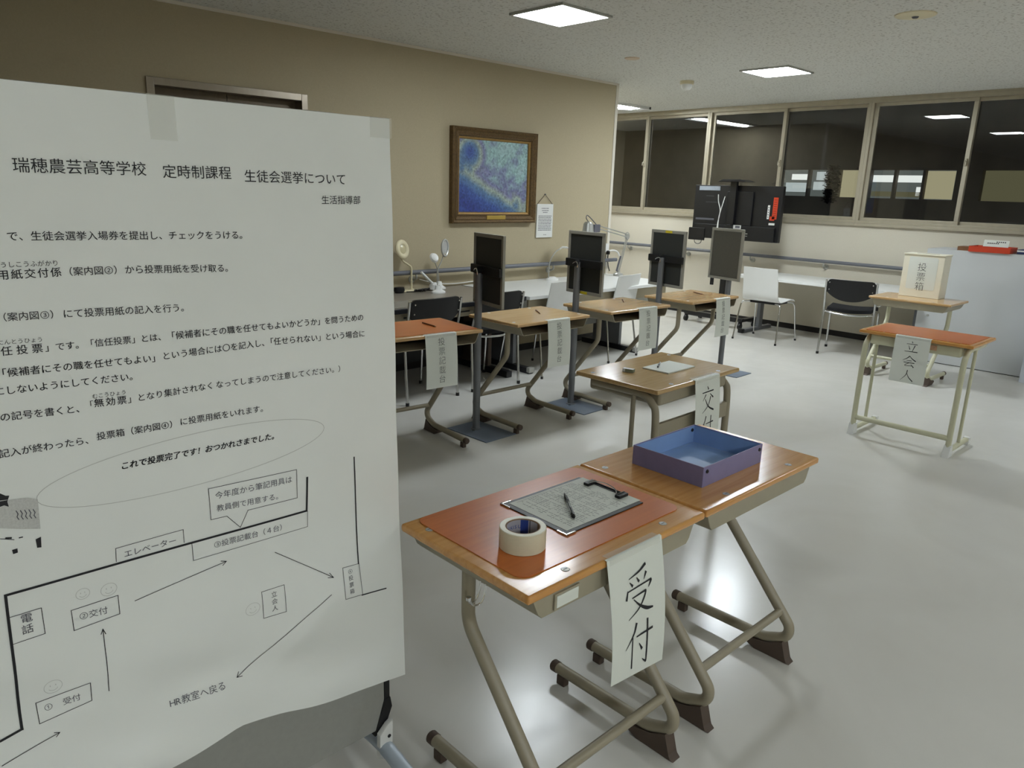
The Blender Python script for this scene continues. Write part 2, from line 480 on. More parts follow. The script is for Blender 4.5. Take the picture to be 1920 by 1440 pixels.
# poster lettering: (text, left end, right end, em size, weight, cells, shear), metres in the plane of the board
POSTER_ROWS= [["瑞穂農芸高等学校", [0.2477, 1.5145], [0.4438, 1.5157], None, 0, 8, 0], ["定時制課程", [0.4691, 1.513], [0.5914, 1.5146], None, 0, 5, 0], ["生徒会選挙について", [0.6146, 1.5104], [0.8336, 1.5105], None, 0, 9, 0], ["生活指導部", [0.7738, 1.4688], [0.8662, 1.4696], None, 0, 5, 0], ["で、生徒会選挙入場券を提出し、チェックをうける。", [0.2281, 1.4068], [0.6153, 1.4017], None, 0.006, 24, 0], ["ようしこうふがかり", [0.2039, 1.3629], [0.2955, 1.3624], None, 0, 9, 0], ["用紙交付係", [0.2077, 1.3472], [0.2987, 1.3478], 0.0165, 0.012, 5, 0], ["（案内図②）", [0.2987, 1.3478], [0.3915, 1.3469], None, 0.006, 6, 0], ["から投票用紙を受け取る。", [0.3932, 1.3468], [0.5838, 1.3407], None, 0.006, 12, 0], ["（案内図③）", [0.1989, 1.2812], [0.2879, 1.2793], None, 0.006, 6, 0], ["にて投票用紙の記入を行う。", [0.2911, 1.279], [0.4964, 1.273], None, 0.006, 13, 0], ["にんとうひょう", [0.1955, 1.2414], [0.2587, 1.2401], None, 0.0, 7, 0], ["任投票", [0.1959, 1.227], [0.2595, 1.2259], 0.0165, 0.012, 3, 0], ["」です。「信任投票」とは、", [0.2594, 1.2255], [0.4509, 1.2238], None, 0.008, 13, 0], ["「候補者にその職を任せてもよいかどうか」を問うための", [0.4509, 1.2238], [0.8674, 1.2199], None, 0.01, 26, 0], ["「候補者にその職を任せてもよい」", [0.1871, 1.1918], [0.438, 1.1861], None, 0.012, 16, 0], ["という場合には〇を記入し、", [0.4401, 1.1879], [0.6469, 1.1901], None, 0.008, 13, 0], ["「任せられない」という場合に", [0.6399, 1.1904], [0.8694, 1.1837], None, 0.01, 14, 0], ["にしないようにしてください。", [0.1813, 1.1628], [0.3974, 1.1577], None, 0.01, 14, 0], ["むこうひょう", [0.32, 1.1315], [0.3754, 1.1313], None, 0.0, 6, 0], ["の記号を書くと、", [0.1842, 1.1191], [0.3086, 1.1134], None, 0.01, 8, 0], ["「", [0.3073, 1.1177], [0.3212, 1.1182], None, 0.006, 1, 0], ["無効票", [0.3205, 1.1194], [0.3759, 1.1168], 0.0165, 0.014, 3, 0], ["」となり集計されなく", [0.3759, 1.1168], [0.5315, 1.1189], None, 0.006, 10, 0], ["なってしまうので注意してください。）", [0.5343, 1.1185], [0.8155, 1.1124], None, 0.006, 18, 0], ["記入が終わったら、", [0.1752, 1.0583], [0.3165, 1.0549], None, 0.01, 9, 0], ["投票箱（案内図④）", [0.3195, 1.0584], [0.4587, 1.0556], None, 0.01, 9, 0], ["に投票用紙をいれます。", [0.4619, 1.0572], [0.6369, 1.054], None, 0.006, 11, 0], ["これで投票完了です！おつかれさまでした。", [0.3526, 0.9952], [0.6571, 0.9907], None, 0.03, 20, 0.18], ["今年度から筆記用具は", [0.5163, 0.8926], [0.6813, 0.8872], None, 0, 10, 0], ["教員側で用意する。", [0.5174, 0.8652], [0.6573, 0.8562], None, 0, 9, 0], ["エレベーター", [0.3415, 0.8225], [0.4372, 0.8214], None, 0, 6, 0], ["③投票記載台（４台）", [0.5065, 0.7877], [0.6635, 0.7828], None, 0, 10, 0], ["②交付", [0.2566, 0.7272], [0.3047, 0.7226], None, 0, 3, 0], ["①　受付", [0.1831, 0.5735], [0.2421, 0.5702], None, 0, 4, 0], ["HR教室へ戻る", [0.3906, 0.4788], [0.5043, 0.4702], None, 0, 6.3, 0]]
POSTER_COLUMNS= [["電話", [0.1788, 0.7568], [0.178, 0.7363], 0.0185, 0.004], ["立会人", [0.6236, 0.636], [0.6238, 0.6025], 0.0145, 0], ["④投票箱", [0.8144, 0.6216], [0.8136, 0.5729], 0.0128, 0]]
POSTER_LINES= [[[[0.7161, 0.881], [0.7121, 0.8042], [0.1546, 0.8092], [0.1465, 0.5515], [0.1147, 0.5456]], 0.0045, 0], [[[0.8345, 0.9005], [0.8364, 0.7643], [0.8372, 0.6338]], 0.003, 0], [[[0.8395, 0.5537], [0.9075, 0.5455]], 0.003, 0], [[[0.5047, 0.9109], [0.6922, 0.9059], [0.6909, 0.841], [0.5811, 0.8435], [0.5631, 0.8102], [0.5369, 0.843], [0.5051, 0.8443], [0.5047, 0.9109]], 0.0011, 0], [[[0.3281, 0.8123], [0.3294, 0.839], [0.4507, 0.8395], [0.4505, 0.8117]], 0.0011, 0], [[[0.4649, 0.8058], [0.4653, 0.7673], [0.7129, 0.7656], [0.7145, 0.8022]], 0.001, 0], [[[0.3521, 0.7221], [0.5295, 0.744]], 0.0014, 0], [[[0.5219, 0.7375], [0.5295, 0.744], [0.5188, 0.7482]], 0.0014, 0], [[[0.2885, 0.5592], [0.2922, 0.6876]], 0.0014, 0], [[[0.2957, 0.6764], [0.2922, 0.6876], [0.2881, 0.6788]], 0.0014, 0], [[[0.6346, 0.7294], [0.7701, 0.6216]], 0.0014, 0], [[[0.7565, 0.6258], [0.7701, 0.6216], [0.7615, 0.6349]], 0.0014, 0], [[[0.7591, 0.5844], [0.5295, 0.4744]], 0.0014, 0], [[[0.5347, 0.4841], [0.5295, 0.4744], [0.5407, 0.4726]], 0.0014, 0], [[[0.1094, 0.5019], [0.2009, 0.5161]], 0.0014, 0], [[[0.1951, 0.51], [0.2009, 0.5161], [0.1927, 0.5201]], 0.0014, 0], [[[0.1533, 0.7669], [0.2023, 0.7669], [0.2023, 0.717], [0.1511, 0.7169]], 0.0011, 0], [[[0.2463, 0.744], [0.3243, 0.7442], [0.3234, 0.7063], [0.2463, 0.7037], [0.2463, 0.744]], 0.0012, 0], [[[0.1729, 0.5888], [0.2598, 0.5907], [0.2586, 0.5531], [0.1732, 0.5483], [0.1729, 0.5888]], 0.0012, 0], [[[0.5963, 0.6514], [0.6488, 0.6485], [0.6492, 0.5838], [0.5974, 0.5876], [0.5963, 0.6514]], 0.0011, 0], [[[0.7957, 0.6358], [0.8387, 0.6333], [0.841, 0.5546], [0.7947, 0.5595], [0.7957, 0.6358]], 0.0011, 0], [[[0.2162, 0.6099], [0.2155, 0.6139], [0.2135, 0.6175], [0.2103, 0.6203], [0.2063, 0.6221], [0.2019, 0.6228], [0.1975, 0.6221], [0.1935, 0.6203], [0.1903, 0.6175], [0.1883, 0.6139], [0.1876, 0.6099], [0.1883, 0.6059], [0.1904, 0.6023], [0.1935, 0.5995], [0.1975, 0.5977], [0.2019, 0.597], [0.2063, 0.5977], [0.2103, 0.5995], [0.2135, 0.6024], [0.2155, 0.6059], [0.2162, 0.6099]], 0.0007, 1], [[[0.2088, 0.6061], [0.2079, 0.6048], [0.2067, 0.6037], [0.2053, 0.6028], [0.2037, 0.6023], [0.2021, 0.602], [0.2004, 0.6022], [0.1988, 0.6027], [0.1974, 0.6035], [0.1962, 0.6045], [0.1952, 0.6059]], 0.0007, 1], [[[0.1976, 0.6135], [0.1976, 0.6116]], 0.001, 1], [[[0.2062, 0.6135], [0.2062, 0.6116]], 0.001, 1], [[[0.3242, 0.7616], [0.3235, 0.7654], [0.3216, 0.7688], [0.3186, 0.7716], [0.3147, 0.7733], [0.3105, 0.7739], [0.3063, 0.7733], [0.3024, 0.7716], [0.2994, 0.7688], [0.2975, 0.7654], [0.2968, 0.7616], [0.2975, 0.7578], [0.2994, 0.7543], [0.3025, 0.7516], [0.3063, 0.7499], [0.3105, 0.7493], [0.3147, 0.7499], [0.3186, 0.7516], [0.3216, 0.7544], [0.3235, 0.7578], [0.3242, 0.7616]], 0.0007, 1], [[[0.3171, 0.758], [0.3162, 0.7567], [0.3151, 0.7556], [0.3137, 0.7548], [0.3122, 0.7543], [0.3107, 0.7541], [0.3091, 0.7542], [0.3076, 0.7547], [0.3062, 0.7554], [0.305, 0.7565], [0.304, 0.7577]], 0.0007, 1], [[[0.3064, 0.765], [0.3064, 0.7632]], 0.001, 1], [[[0.3146, 0.765], [0.3146, 0.7632]], 0.001, 1], [[[0.59, 0.6202], [0.5892, 0.6246], [0.5869, 0.6285], [0.5835, 0.6317], [0.5791, 0.6337], [0.5742, 0.6344], [0.5693, 0.6337], [0.5649, 0.6317], [0.5615, 0.6285], [0.5592, 0.6246], [0.5585, 0.6202], [0.5592, 0.6158], [0.5615, 0.6119], [0.5649, 0.6087], [0.5693, 0.6067], [0.5742, 0.606], [0.5791, 0.6067], [0.5835, 0.6087], [0.5869, 0.6119], [0.5892, 0.6158], [0.5899, 0.6202]], 0.0007, 1], [[[0.5818, 0.616], [0.5808, 0.6146], [0.5794, 0.6133], [0.5779, 0.6124], [0.5762, 0.6118], [0.5744, 0.6115], [0.5726, 0.6117], [0.5708, 0.6122], [0.5692, 0.6131], [0.5679, 0.6143], [0.5668, 0.6157]], 0.0007, 1], [[[0.5695, 0.6241], [0.5695, 0.6221]], 0.001, 1], [[[0.5789, 0.6241], [0.5789, 0.6221]], 0.001, 1], [[[0.2793, 0.769], [0.2787, 0.7722], [0.2771, 0.775], [0.2746, 0.7773], [0.2714, 0.7788], [0.2679, 0.7793], [0.2644, 0.7788], [0.2612, 0.7773], [0.2587, 0.775], [0.2571, 0.7722], [0.2565, 0.769], [0.2571, 0.7658], [0.2587, 0.763], [0.2612, 0.7607], [0.2644, 0.7592], [0.2679, 0.7587], [0.2714, 0.7593], [0.2746, 0.7607], [0.2771, 0.763], [0.2787, 0.7658], [0.2793, 0.769]], 0.0007, 1], [[[0.2734, 0.766], [0.2727, 0.7649], [0.2717, 0.764], [0.2706, 0.7633], [0.2693, 0.7629], [0.268, 0.7627], [0.2667, 0.7628], [0.2655, 0.7632], [0.2643, 0.7639], [0.2633, 0.7647], [0.2625, 0.7658]], 0.0007, 1], [[[0.2645, 0.7718], [0.2645, 0.7704]], 0.001, 1], [[[0.2713, 0.7718], [0.2713, 0.7704]], 0.001, 1]]

def all_glyphs():
    need = set()
    for s, p, q, em, off, n, sh in POSTER_ROWS:
        need |= {(c, 0) for c in s}
    for s, p, q, em, off in POSTER_COLUMNS:
        need |= {(c, 0) for c in s}
    for c in '投票記載台箱': need.add((c, -0.014))
    for c in 'SEKISUI': need.add((c, 0))
    need.discard(('　', 0))
    make_glyphs(sorted(need))
all_glyphs()

# ------------------------------------------------------------------ room shell
b = MB(); b.box(-9.1, 8.55, -4.1, 8.7, -0.12, 0.0); struct(b.build('floor', floor_material(), smooth=0))
b = MB(); b.box(-9.1, 8.55, -4.1, 8.7, H_CEIL, H_CEIL + 0.12); struct(b.build('ceiling', ceiling_material(), smooth=0))
b = MB()
b.box(-9.0, 1.685, Y_WALL, Y_WALL + 0.14, 0, H_CEIL); b.box(2.67, X_CORNER, Y_WALL, Y_WALL + 0.14, 0, H_CEIL); b.box(1.685, 2.67, Y_WALL, Y_WALL + 0.14, 2.06, H_CEIL)
struct(b.build('wall_left', M_WALL, smooth=0))
b = MB(); b.box(X_CORNER - 0.14, X_CORNER, Y_WALL + 0.14, 8.6, 0, H_CEIL); struct(b.build('wall_recess', M_WALL, smooth=0))
b = MB(); b.box(X_CORNER, X_WIN, 8.6, 8.7, 0, H_CEIL); struct(b.build('wall_end', M_WALL, smooth=0))
b = MB(); b.box(X_WIN, X_WIN + 0.15, -4.0, 8.6, 0, 1.235); b.box(X_WIN, X_WIN + 0.15, -4.0, -2.42, 1.235, H_CEIL); b.box(X_WIN, X_WIN + 0.15, 7.39, 8.6, 1.235, H_CEIL)
struct(b.build('wall_far', M_WALL2, smooth=0))
b = MB(); b.box(-9.1, -9.0, -4.0, Y_WALL + 0.14, 0, H_CEIL); struct(b.build('wall_back', M_WALL, smooth=0))
b = MB(); b.box(-9.1, 8.55, -4.1, -4.0, 0, H_CEIL); struct(b.build('wall_right', M_WALL, smooth=0))
b = MB(); b.box(X_CORNER - 0.035, X_CORNER + 0.004, Y_WALL - 0.006, Y_WALL + 0.03, 0.06, H_CEIL - 0.002, 0.002); struct(b.build('trim_1', M_TRIMW))
b = MB(); b.box(-9.0, X_CORNER, Y_WALL - 0.008, Y_WALL + 0.02, H_CEIL - 0.02, H_CEIL - 0.001); struct(b.build('trim_2', M_TRIMW))
b = MB(); b.box(2.72, X_CORNER + 0.008, Y_WALL - 0.008, Y_WALL, 0, 0.062); struct(b.build('baseboard_left', M_BASE))
b = MB(); b.box(X_WIN - 0.008, X_WIN, -4.0, 8.6, 0, 0.062); struct(b.build('baseboard_far', M_BASE))

# elevator door in the painting wall
b = MB()
for x0, x1, z0, z1 in ((1.644, 1.690, 0, 2.10), (2.667, 2.713, 0, 2.10), (1.690, 2.667, 2.055, 2.10)):
    b.box(x0, x1, Y_WALL - 0.014, Y_WALL + 0.13, z0, z1, 0.003)
door = struct(b.build('door_1', M_STEEL))
for x0, x1 in ((1.691, 2.176), (2.180, 2.666)):
    b = MB(); b.box(x0, x1, Y_WALL + 0.085, Y_WALL + 0.12, 0.004, 2.054); b.build('door_leaf', M_ELEV, door)

# window strip
BAYS = [(7.36, 5.41), (5.41, 3.46), (3.46, 1.51), (1.51, -0.44), (-0.44, -2.39)]
for k, (ya, yb) in enumerate(BAYS):
    b = MB()
    x0, x1 = X_WIN - 0.02, X_WIN + 0.11
    b.box(x0, x1, yb, ya, 2.495, H_CEIL - 0.001, 0.003); b.box(x0 - 0.012, x0 + .02, yb, ya, 2.53, H_CEIL - 0.001)
    b.box(x0 - 0.02, x1, yb, ya, 1.235, 1.262, 0.004); b.box(x0, x1, yb, ya, 1.262, 1.292, 0.003)
    b.box(x0, x1, ya - 0.03, ya, 1.292, 2.495, 0.003); b.box(x0, x1, yb, yb + 0.03, 1.292, 2.495, 0.003)
    fr = struct(b.build('window_%d' % (k + 1), M_ALU))
    mid = (ya + yb) / 2
    for s, (p, q, xs) in enumerate(((ya - 0.03, mid - 0.022, X_WIN + 0.012), (mid + 0.022, yb + 0.03, X_WIN + 0.05))):
        b = MB()
        for y0, y1, z0, z1 in ((q, p, 2.462, 2.495), (q, p, 1.292, 1.325), (p - 0.04, p, 1.325, 2.462), (q, q + 0.04, 1.325, 2.462)):
            b.box(xs, xs + 0.03, y0, y1, z0, z1, 0.003)
        sa = b.build('sash', M_ALU, fr)
        b = MB(); b.poly([(xs + 0.015, q + 0.03, 1.32), (xs + 0.015, p - 0.03, 1.32), (xs + 0.015, p - 0.03, 2.468), (xs + 0.015, q + 0.03, 2.468)])
        b.build('pane', M_GLASS, sa, smooth=0, recalc=False)
    b = MB(); b.box(X_WIN - 0.006, X_WIN + 0.012, mid - 0.012, mid + 0.012, 1.86, 1.93, 0.004); b.tube([(X_WIN - 0.006, mid, 1.905), (X_WIN - 0.03, mid, 1.91), (X_WIN - 0.035, mid, 1.87)], 0.005, 8)
    b.build('latch', M_ALU, fr)

# ------------------------------------------------------------------ ceiling fittings
def square_light(x, y, label, power, group='square ceiling panel lights'):
    t = thing('ceiling_light', label, 'light', (x, y, H_CEIL), 0, group)
    b = MB(); h, w = 0.225, 0.018
    for x0, x1, y0, y1 in ((-h, h, -h, -h + w), (-h, h, h - w, h), (-h, -h + w, -h + w, h - w), (h - w, h, -h + w, h - w)):
        b.box(x0, x1, y0, y1, -0.014, -0.0005, 0.002)
    b.build('light_frame', M_SILVER, t)
    b = MB(); b.box(-h + w, h - w, -h + w, h - w, -0.008, -0.0005); b.build('diffuser', lamp(power), t, smooth=0)
    return t
square_light(3.59, 3.44, 'square panel light at the top of the photo, nearest to the camera', .55)
square_light(6.27, 3.43, 'square panel light between the ceiling speaker and the window strip', 1.18)
for x, y, k in ((0.92, -2.6, 1.25), (3.59, -2.6, .8), (-1.7, -2.6, 1.25), (6.27, -1.0, .8)):
    square_light(x, y, 'square panel light behind the camera, outside the photo', k, 'ceiling lights behind the camera')
t = thing('ceiling_light', 'long tube light half hidden by the wall corner, near the windows', 'light', (7.12, 6.16, H_CEIL))
b = MB(); b.box(-0.83, 0.83, -0.165, -0.15, -0.03, -0.0005); b.box(-0.83, 0.83, 0.15, 0.165, -0.03, -0.0005); b.box(-0.84, -0.8, -0.165, 0.165, -0.03, -0.0005); b.box(0.8, 0.84, -0.165, 0.165, -0.03, -0.0005)
for k in range(5): b.box(0.66 + 0.03 * k, 0.664 + 0.03 * k, -0.15, 0.15, -0.028, -0.001)
b.build('light_housing', M_WHITEPL, t)
b = MB(); b.tube([(-0.78, 0, -0.022), (0.64, 0, -0.022)], 0.055, 12, flat=0.3); b.build('tube', lamp(1.18), t)

t = thing('ceiling_speaker', 'round flat ceiling disc with a dark centre, upper right of the photo', 'speaker', (4.88, 1.84, H_CEIL))
b = MB(); b.lathe([(0, -0.012), (0.08, -0.012), (0.108, -0.006), (0.112, -0.0005), (0, -0.0005)], 40); b.build('cover', M_CREAM, t)
b = MB(); b.lathe([(0, -0.020), (0.014, -0.020), (0.02, -0.0115), (0, -0.0115)], 20); b.build('centre_knob', M_INKMID, t)
t = thing('smoke_detector', 'small white dome detector on the ceiling near the wall corner', 'detector', (6.34, 4.38, H_CEIL))
b = MB(); b.lathe([(0, -0.03), (0.062, -0.03), (0.066, -0.02), (0.066, -0.0005), (0, -0.0005)], 32); b.build('base', M_CREAM, t)
b = MB(); b.lathe([(0, -0.085), (0.03, -0.08), (0.048, -0.06), (0.052, -0.0305), (0, -0.0305)], 32); b.build('dome', M_WHITEPL, t)
b = MB(); b.lathe([(0, -0.008), (0.055, -0.008), (0.062, -0.0005), (0, -0.0005)], 32, T(5.05, 4.03, H_CEIL))
tag(b.build('cover_plate', mat('pale_orange_cover', (206, 186, 160), .5, var=.02)), 'flat beige round cover plate on the ceiling, left of the dome detector', 'cover plate')

# ------------------------------------------------------------------ handrails
def handrail(label, pts, out, nodes):
    t = thing('handrail', label, 'handrail', (0, 0, 0), 0)
    b = MB(); b.tube(pts, 0.019, 14); b.build('rail', M_RAIL, t)
    for (x, y) in nodes:
        b = MB(); ox, oy = out
        b.tube(catmull([(x, y, 0.81), (x, y, 0.775), (x + ox * 0.035, y + oy * 0.035, 0.76), (x + ox * 0.066, y + oy * 0.066, 0.76)], 4), 0.009, 8)
        M = T(x + ox * 0.066, y + oy * 0.066, 0.76) @ (R(PI / 2, 'X') if oy else R(PI / 2, 'Y'))
        b.lathe([(0, -0.004), (0.03, -0.004), (0.03, 0.004), (0, 0.004)], 16, M)
        b.build('bracket', M_SILVER, t)
    return t
handrail('grey handrail along the wall with the framed painting', [(2.75, Y_WALL - 0.07, 0.825), (6.17, Y_WALL - 0.07, 0.825)], (0, 1), [(2.85, Y_WALL - 0.07), (3.6, Y_WALL - 0.07), (4.4, Y_WALL - 0.07), (5.22, Y_WALL - 0.07), (6.0, Y_WALL - 0.07)])
handrail('grey handrail under the dark window strip', [(X_WIN - 0.07, 8.4, 0.825), (X_WIN - 0.07, 2.62, 0.825)], (1, 0), [(X_WIN - 0.07, y) for y in (7.4, 6.5, 5.55, 4.63, 3.72, 2.8)])

# ------------------------------------------------------------------ school desks
def desk_top(t, w, d, h, m, th=0.021):
    b = MB(); b.box(-w / 2, w / 2, -d / 2, d / 2, h - th, h, 0.007, seg=3)
    b.build('tabletop', m, t)
    for sx in (-1, 1):
        for sy in (-1, 1):
            b = MB(); b.lathe([(0, 0.0012), (0.009, 0.0012), (0.0105, 0), (0, 0)], 16, T(sx * (w / 2 - 0.145 if sy < 0 else w / 2 - 0.035), sy * (d / 2 - 0.033 if sy < 0 else d / 2 - 0.072), h))
            b.mi = 1; b.box(-0.006, 0.006, -0.0009, 0.0009, 0.0011, 0.0016, M=T(sx * (w / 2 - 0.145 if sy < 0 else w / 2 - 0.035), sy * (d / 2 - 0.033 if sy < 0 else d / 2 - 0.072), h))
            b.build('screw', [M_SILVER, M_INKMID], t)

def shelf_box(t, h, w, d, m, depth=0.056):
    b = MB(); z1, z0 = h - 0.0215, h - 0.0215 - depth
    a, c = w / 2 - 0.026, w / 2 - 0.058
    outer = [(-a, z1), (-c - .012, z0 + 0.012), (-c, z0), (c, z0), (c + .012, z0 + 0.012), (a, z1)]
    inner = [(a - 0.004, z1), (c + .009, z0 + 0.014), (c - .003, z0 + 0.004), (-c + .003, z0 + 0.004), (-c - .009, z0 + 0.014), (-a + 0.004, z1)]
    b.prism(outer + inner, 'y', -d / 2 + 0.02, d / 2 - 0.006)
    b.prism(outer, 'y', -d / 2 + 0.014, -d / 2 + 0.022, bev=0.003)
    b.build('book_shelf', m, t)

def side_hook(t, x, y, z):
    b = MB(); s = 1 if x > 0 else -1
    for dy in (-0.009, 0.009):
        b.tube(catmull([(x, y + dy, z), (x + s * .004, y + dy, z - 0.035), (x + s * 0.016, y + dy, z - 0.06), (x + s * 0.034, y + dy * .6, z - 0.062), (x + s * 0.044, y + dy * .3, z - 0.045)], 5), 0.0024, 7)
    b.lathe([(0, -.006), (.006, -.004), (.006, .004), (0, .006)], 10, T(x + s * 0.045, y, z - 0.043))
    b.build('bag_hook', M_CHROME, t)

def cantilever_desk(label, x, y, rz, h, wood_m, leg_m, group=None, w=0.65, d=0.45, name_tag=False):
    t = thing('school_desk', label, 'desk', (x, y, 0), rz, group)
    desk_top(t, w, d, h, wood_m)
    shelf_box(t, h, w, d, M_TRAYBOX)
    k = h / 0.70
    yo = -d / 2 + 0.225
    prof = [(.06, h - .023), (.06, .475 * k), (-.268, .098), (-.16, .052), (.186, .048)]
    for sx in (-1, 1):
        X = sx * (w / 2 - 0.083)
        b = MB(); b.tube(fillet([(X, py + yo, pz) for py, pz in prof], [.09, .052, .10], 9), 0.0172, 14)
        lg = b.build('side_leg', leg_m, t, smooth=50)
        b = MB(); b.lathe([(0, .186), (.0185, .186), (.0185, .206), (.015, .21), (0, .21)], 14, T(X, yo, .048) @ R(-PI / 2, 'X'))
        b.build('end_cap', M_RUBBER, lg)
        b = MB(); b.prism([(-.262, 0), (-.245, 0.012), (-.232, .075), (-.215, .066), (-.185, .046), (-.14, .035), (-.10, .034), (-.09, .02), (-.135, 0)], 'x', X - .019, X + .019, M=T(0, yo, 0), bev=.003)
        b.build('heel_foot', M_RUBBER, lg)
        b = MB(); b.box(X - .012, X + .012, .15 + yo, .182 + yo, 0, .033, .003); b.build('toe_foot', M_RUBBER, lg)
        b = MB(); b.box(X - .03, X + .03, -.03, .14, h - .034, h - .0215, .002); b.build('top_bracket', leg_m, lg)
    b = MB(); b.tube([(-w / 2 + .083, -.205 + yo, .172), (w / 2 - .083, -.205 + yo, .172)], .013, 12); b.build('crossbar', leg_m, t)
    side_hook(t, -w / 2 + 0.052, -.03, h - .05)
    if name_tag:
        b = MB(); b.box(-.235, -.155, -d / 2 + .009, -d / 2 + .014, h - .070, h - .032, .001); ho = b.build('name_holder', M_TRAYBOX, t)
        b = MB(); b.box(-.229, -.161, -d / 2 + .0075, -d / 2 + .009, h - .065, h - .037); b.build('name_card', M_PAPER, ho)
    return t

def frame_desk(label, x, y, rz, h, wood_m, leg_m, bar, w=0.66, d=0.45, thin_y=-0.01, foot=True, name=False):
    """older desk: two thick front legs that bend back under the top, two thin rear legs, foot runners"""
    t = thing('school_desk', label, 'desk', (x, y, 0), rz)
    desk_top(t, w, d, h, wood_m)
    b = MB(); b.box(-w / 2 + .065, w / 2 - .065, -d / 2 + .03, d / 2 - .03, h - .088, h - .0215, .014, seg=3); b.build('book_shelf', leg_m, t)
    if name:
        b = MB(); b.box(.06, .13, -d / 2 + .026, -d / 2 + .031, h - .066, h - .036, .001); b.build('name_card', mat('faded_red_card', (190, 150, 120), .6, var=.2, scale=60), t)
    for sx in (-1, 1):
        X = sx * (w / 2 - 0.042)
        yf = -d / 2 + .03
        b = MB(); b.tube(catmull([(X, .15, h - .042), (X, .0, h - .042), (X, yf + .075, h - .044), (X, yf + .022, h - .075), (X, yf, h - .13), (X, yf - .004, .35), (X, yf - .006, .052)], 6), .0165, 14)
        lg = b.build('front_leg', leg_m, t, smooth=50)
        b = MB(); b.tube([(X, thin_y, h - .05), (X, thin_y, .05)], .0105, 12); b.build('rear_leg', leg_m, t)
        b = MB(); b.tube([(X, yf - .02, .034), (X, .17, .034)], .0165, 12, flat=.9); ft = b.build('foot_runner', leg_m, t)
        b = MB(); b.prism([(yf - .045, 0), (yf + .03, 0), (yf + .03, .02), (yf + .016, .075), (yf - .018, .075), (yf - .035, .03)], 'x', X - .02, X + .02, bev=.004); b.build('front_cap', M_WHITEPL if foot else M_RUBBER, ft)
        b = MB(); b.box(X - .018, X + .018, .155, .19, 0, .05, .004); b.build('rear_cap', M_WHITEPL if foot else M_RUBBER, ft)
    z0, z1 = bar
    yb = -d / 2 + .03
    b = MB()
    if z1 - z0 > .045: b.box(-w / 2 + .042, w / 2 - .042, yb - .012, yb + .008, z0, z1, .004)
    else: b.tube([(-w / 2 + .042, yb - .004, (z0 + z1) / 2), (w / 2 - .042, yb - .004, (z0 + z1) / 2)], (z1 - z0) / 2, 12)
    b.build('front_rail', leg_m, t)
    return t

TOP = 0.70
TOPB = 0.72
r1 = cantilever_desk('wooden desk nearest the camera with tape, clipboard and the 受付 sign', 1.283, 1.164, 0, TOP, M_WOOD, M_LEG, 'joined reception desks', name_tag=True)
r2 = cantilever_desk('wooden desk carrying the blue tray, butted against the reception desk', 1.940, 1.164, 0, TOP, M_WOOD, M_LEG, 'joined reception desks')
BOOTH = [(2.453, 3.412, PI + math.radians(-5)), (3.360, 3.38, PI), (4.235, 3.365, PI + math.radians(-2)), (5.14, 3.33, PI)]
BL = ['voting booth desk with a brown mat, half hidden by the notice board', 'pale lit wooden booth desk, second along the row from the notice board', 'pale lit wooden booth desk, third along the row, behind the 交付 desk', 'wooden booth desk at the far end of the row, nearest the windows']
for (x, y, rz), lb in zip(BOOTH, BL):
    cantilever_desk(lb, x, y, rz, TOPB, M_WOODLIT, M_LEG, 'voting booth desks', w=0.66, d=0.46)
cantilever_desk('wooden desk in front of the grey cabinet carrying the ballot box', 6.945, 2.235, -PI / 2, TOP, M_WOODLIT, M_LEGPALE, w=0.66)
frame_desk('wooden desk with the 交付 sign, white paper and an eraser on top', 2.82, 1.965, math.radians(1.5), 0.71, M_WOODP, M_LEG, (0.475, 0.548), w=0.68, thin_y=-.075, foot=False)
frame_desk('brown topped desk with the 立会人 sign and pale tube legs', 5.09, 1.553, -PI / 2, TOP, M_WOOD, M_LEGPALE, (0.098, 0.132), thin_y=.0, name=True)

def desk_mat(label, x, y, rz, z, w, d, rad=0.03, th=0.0022):
    pts = []
    for cx, cy, a0 in ((w / 2 - rad, d / 2 - rad, 0), (-w / 2 + rad, d / 2 - rad, 90), (-w / 2 + rad, -d / 2 + rad, 180), (w / 2 - rad, -d / 2 + rad, 270)):
        for k in range(7):
            a = math.radians(a0 + 15 * k); pts.append((cx + rad * math.cos(a), cy + rad * math.sin(a)))
    b = MB(); b.prism(pts, 'z', 0, th)
    o = b.build('desk_mat', [M_MAT], None); o.location = (x, y, z + .0002); o.rotation_euler = (0, 0, rz)
    return tag(o, label, 'desk mat', 'brown desk mats')
desk_mat('reddish brown rounded mat under the tape roll and clipboard', 1.288, 1.188, 0, TOP, 0.585, 0.383)
desk_mat('reddish brown mat covering the desk top beside the notice board', 2.453, 3.417, math.radians(-5), TOPB, 0.625, 0.405, .012)
desk_mat('reddish brown mat covering the top of the 立会人 desk', 5.09, 1.553, PI / 2, TOP, 0.60, 0.40, .012)

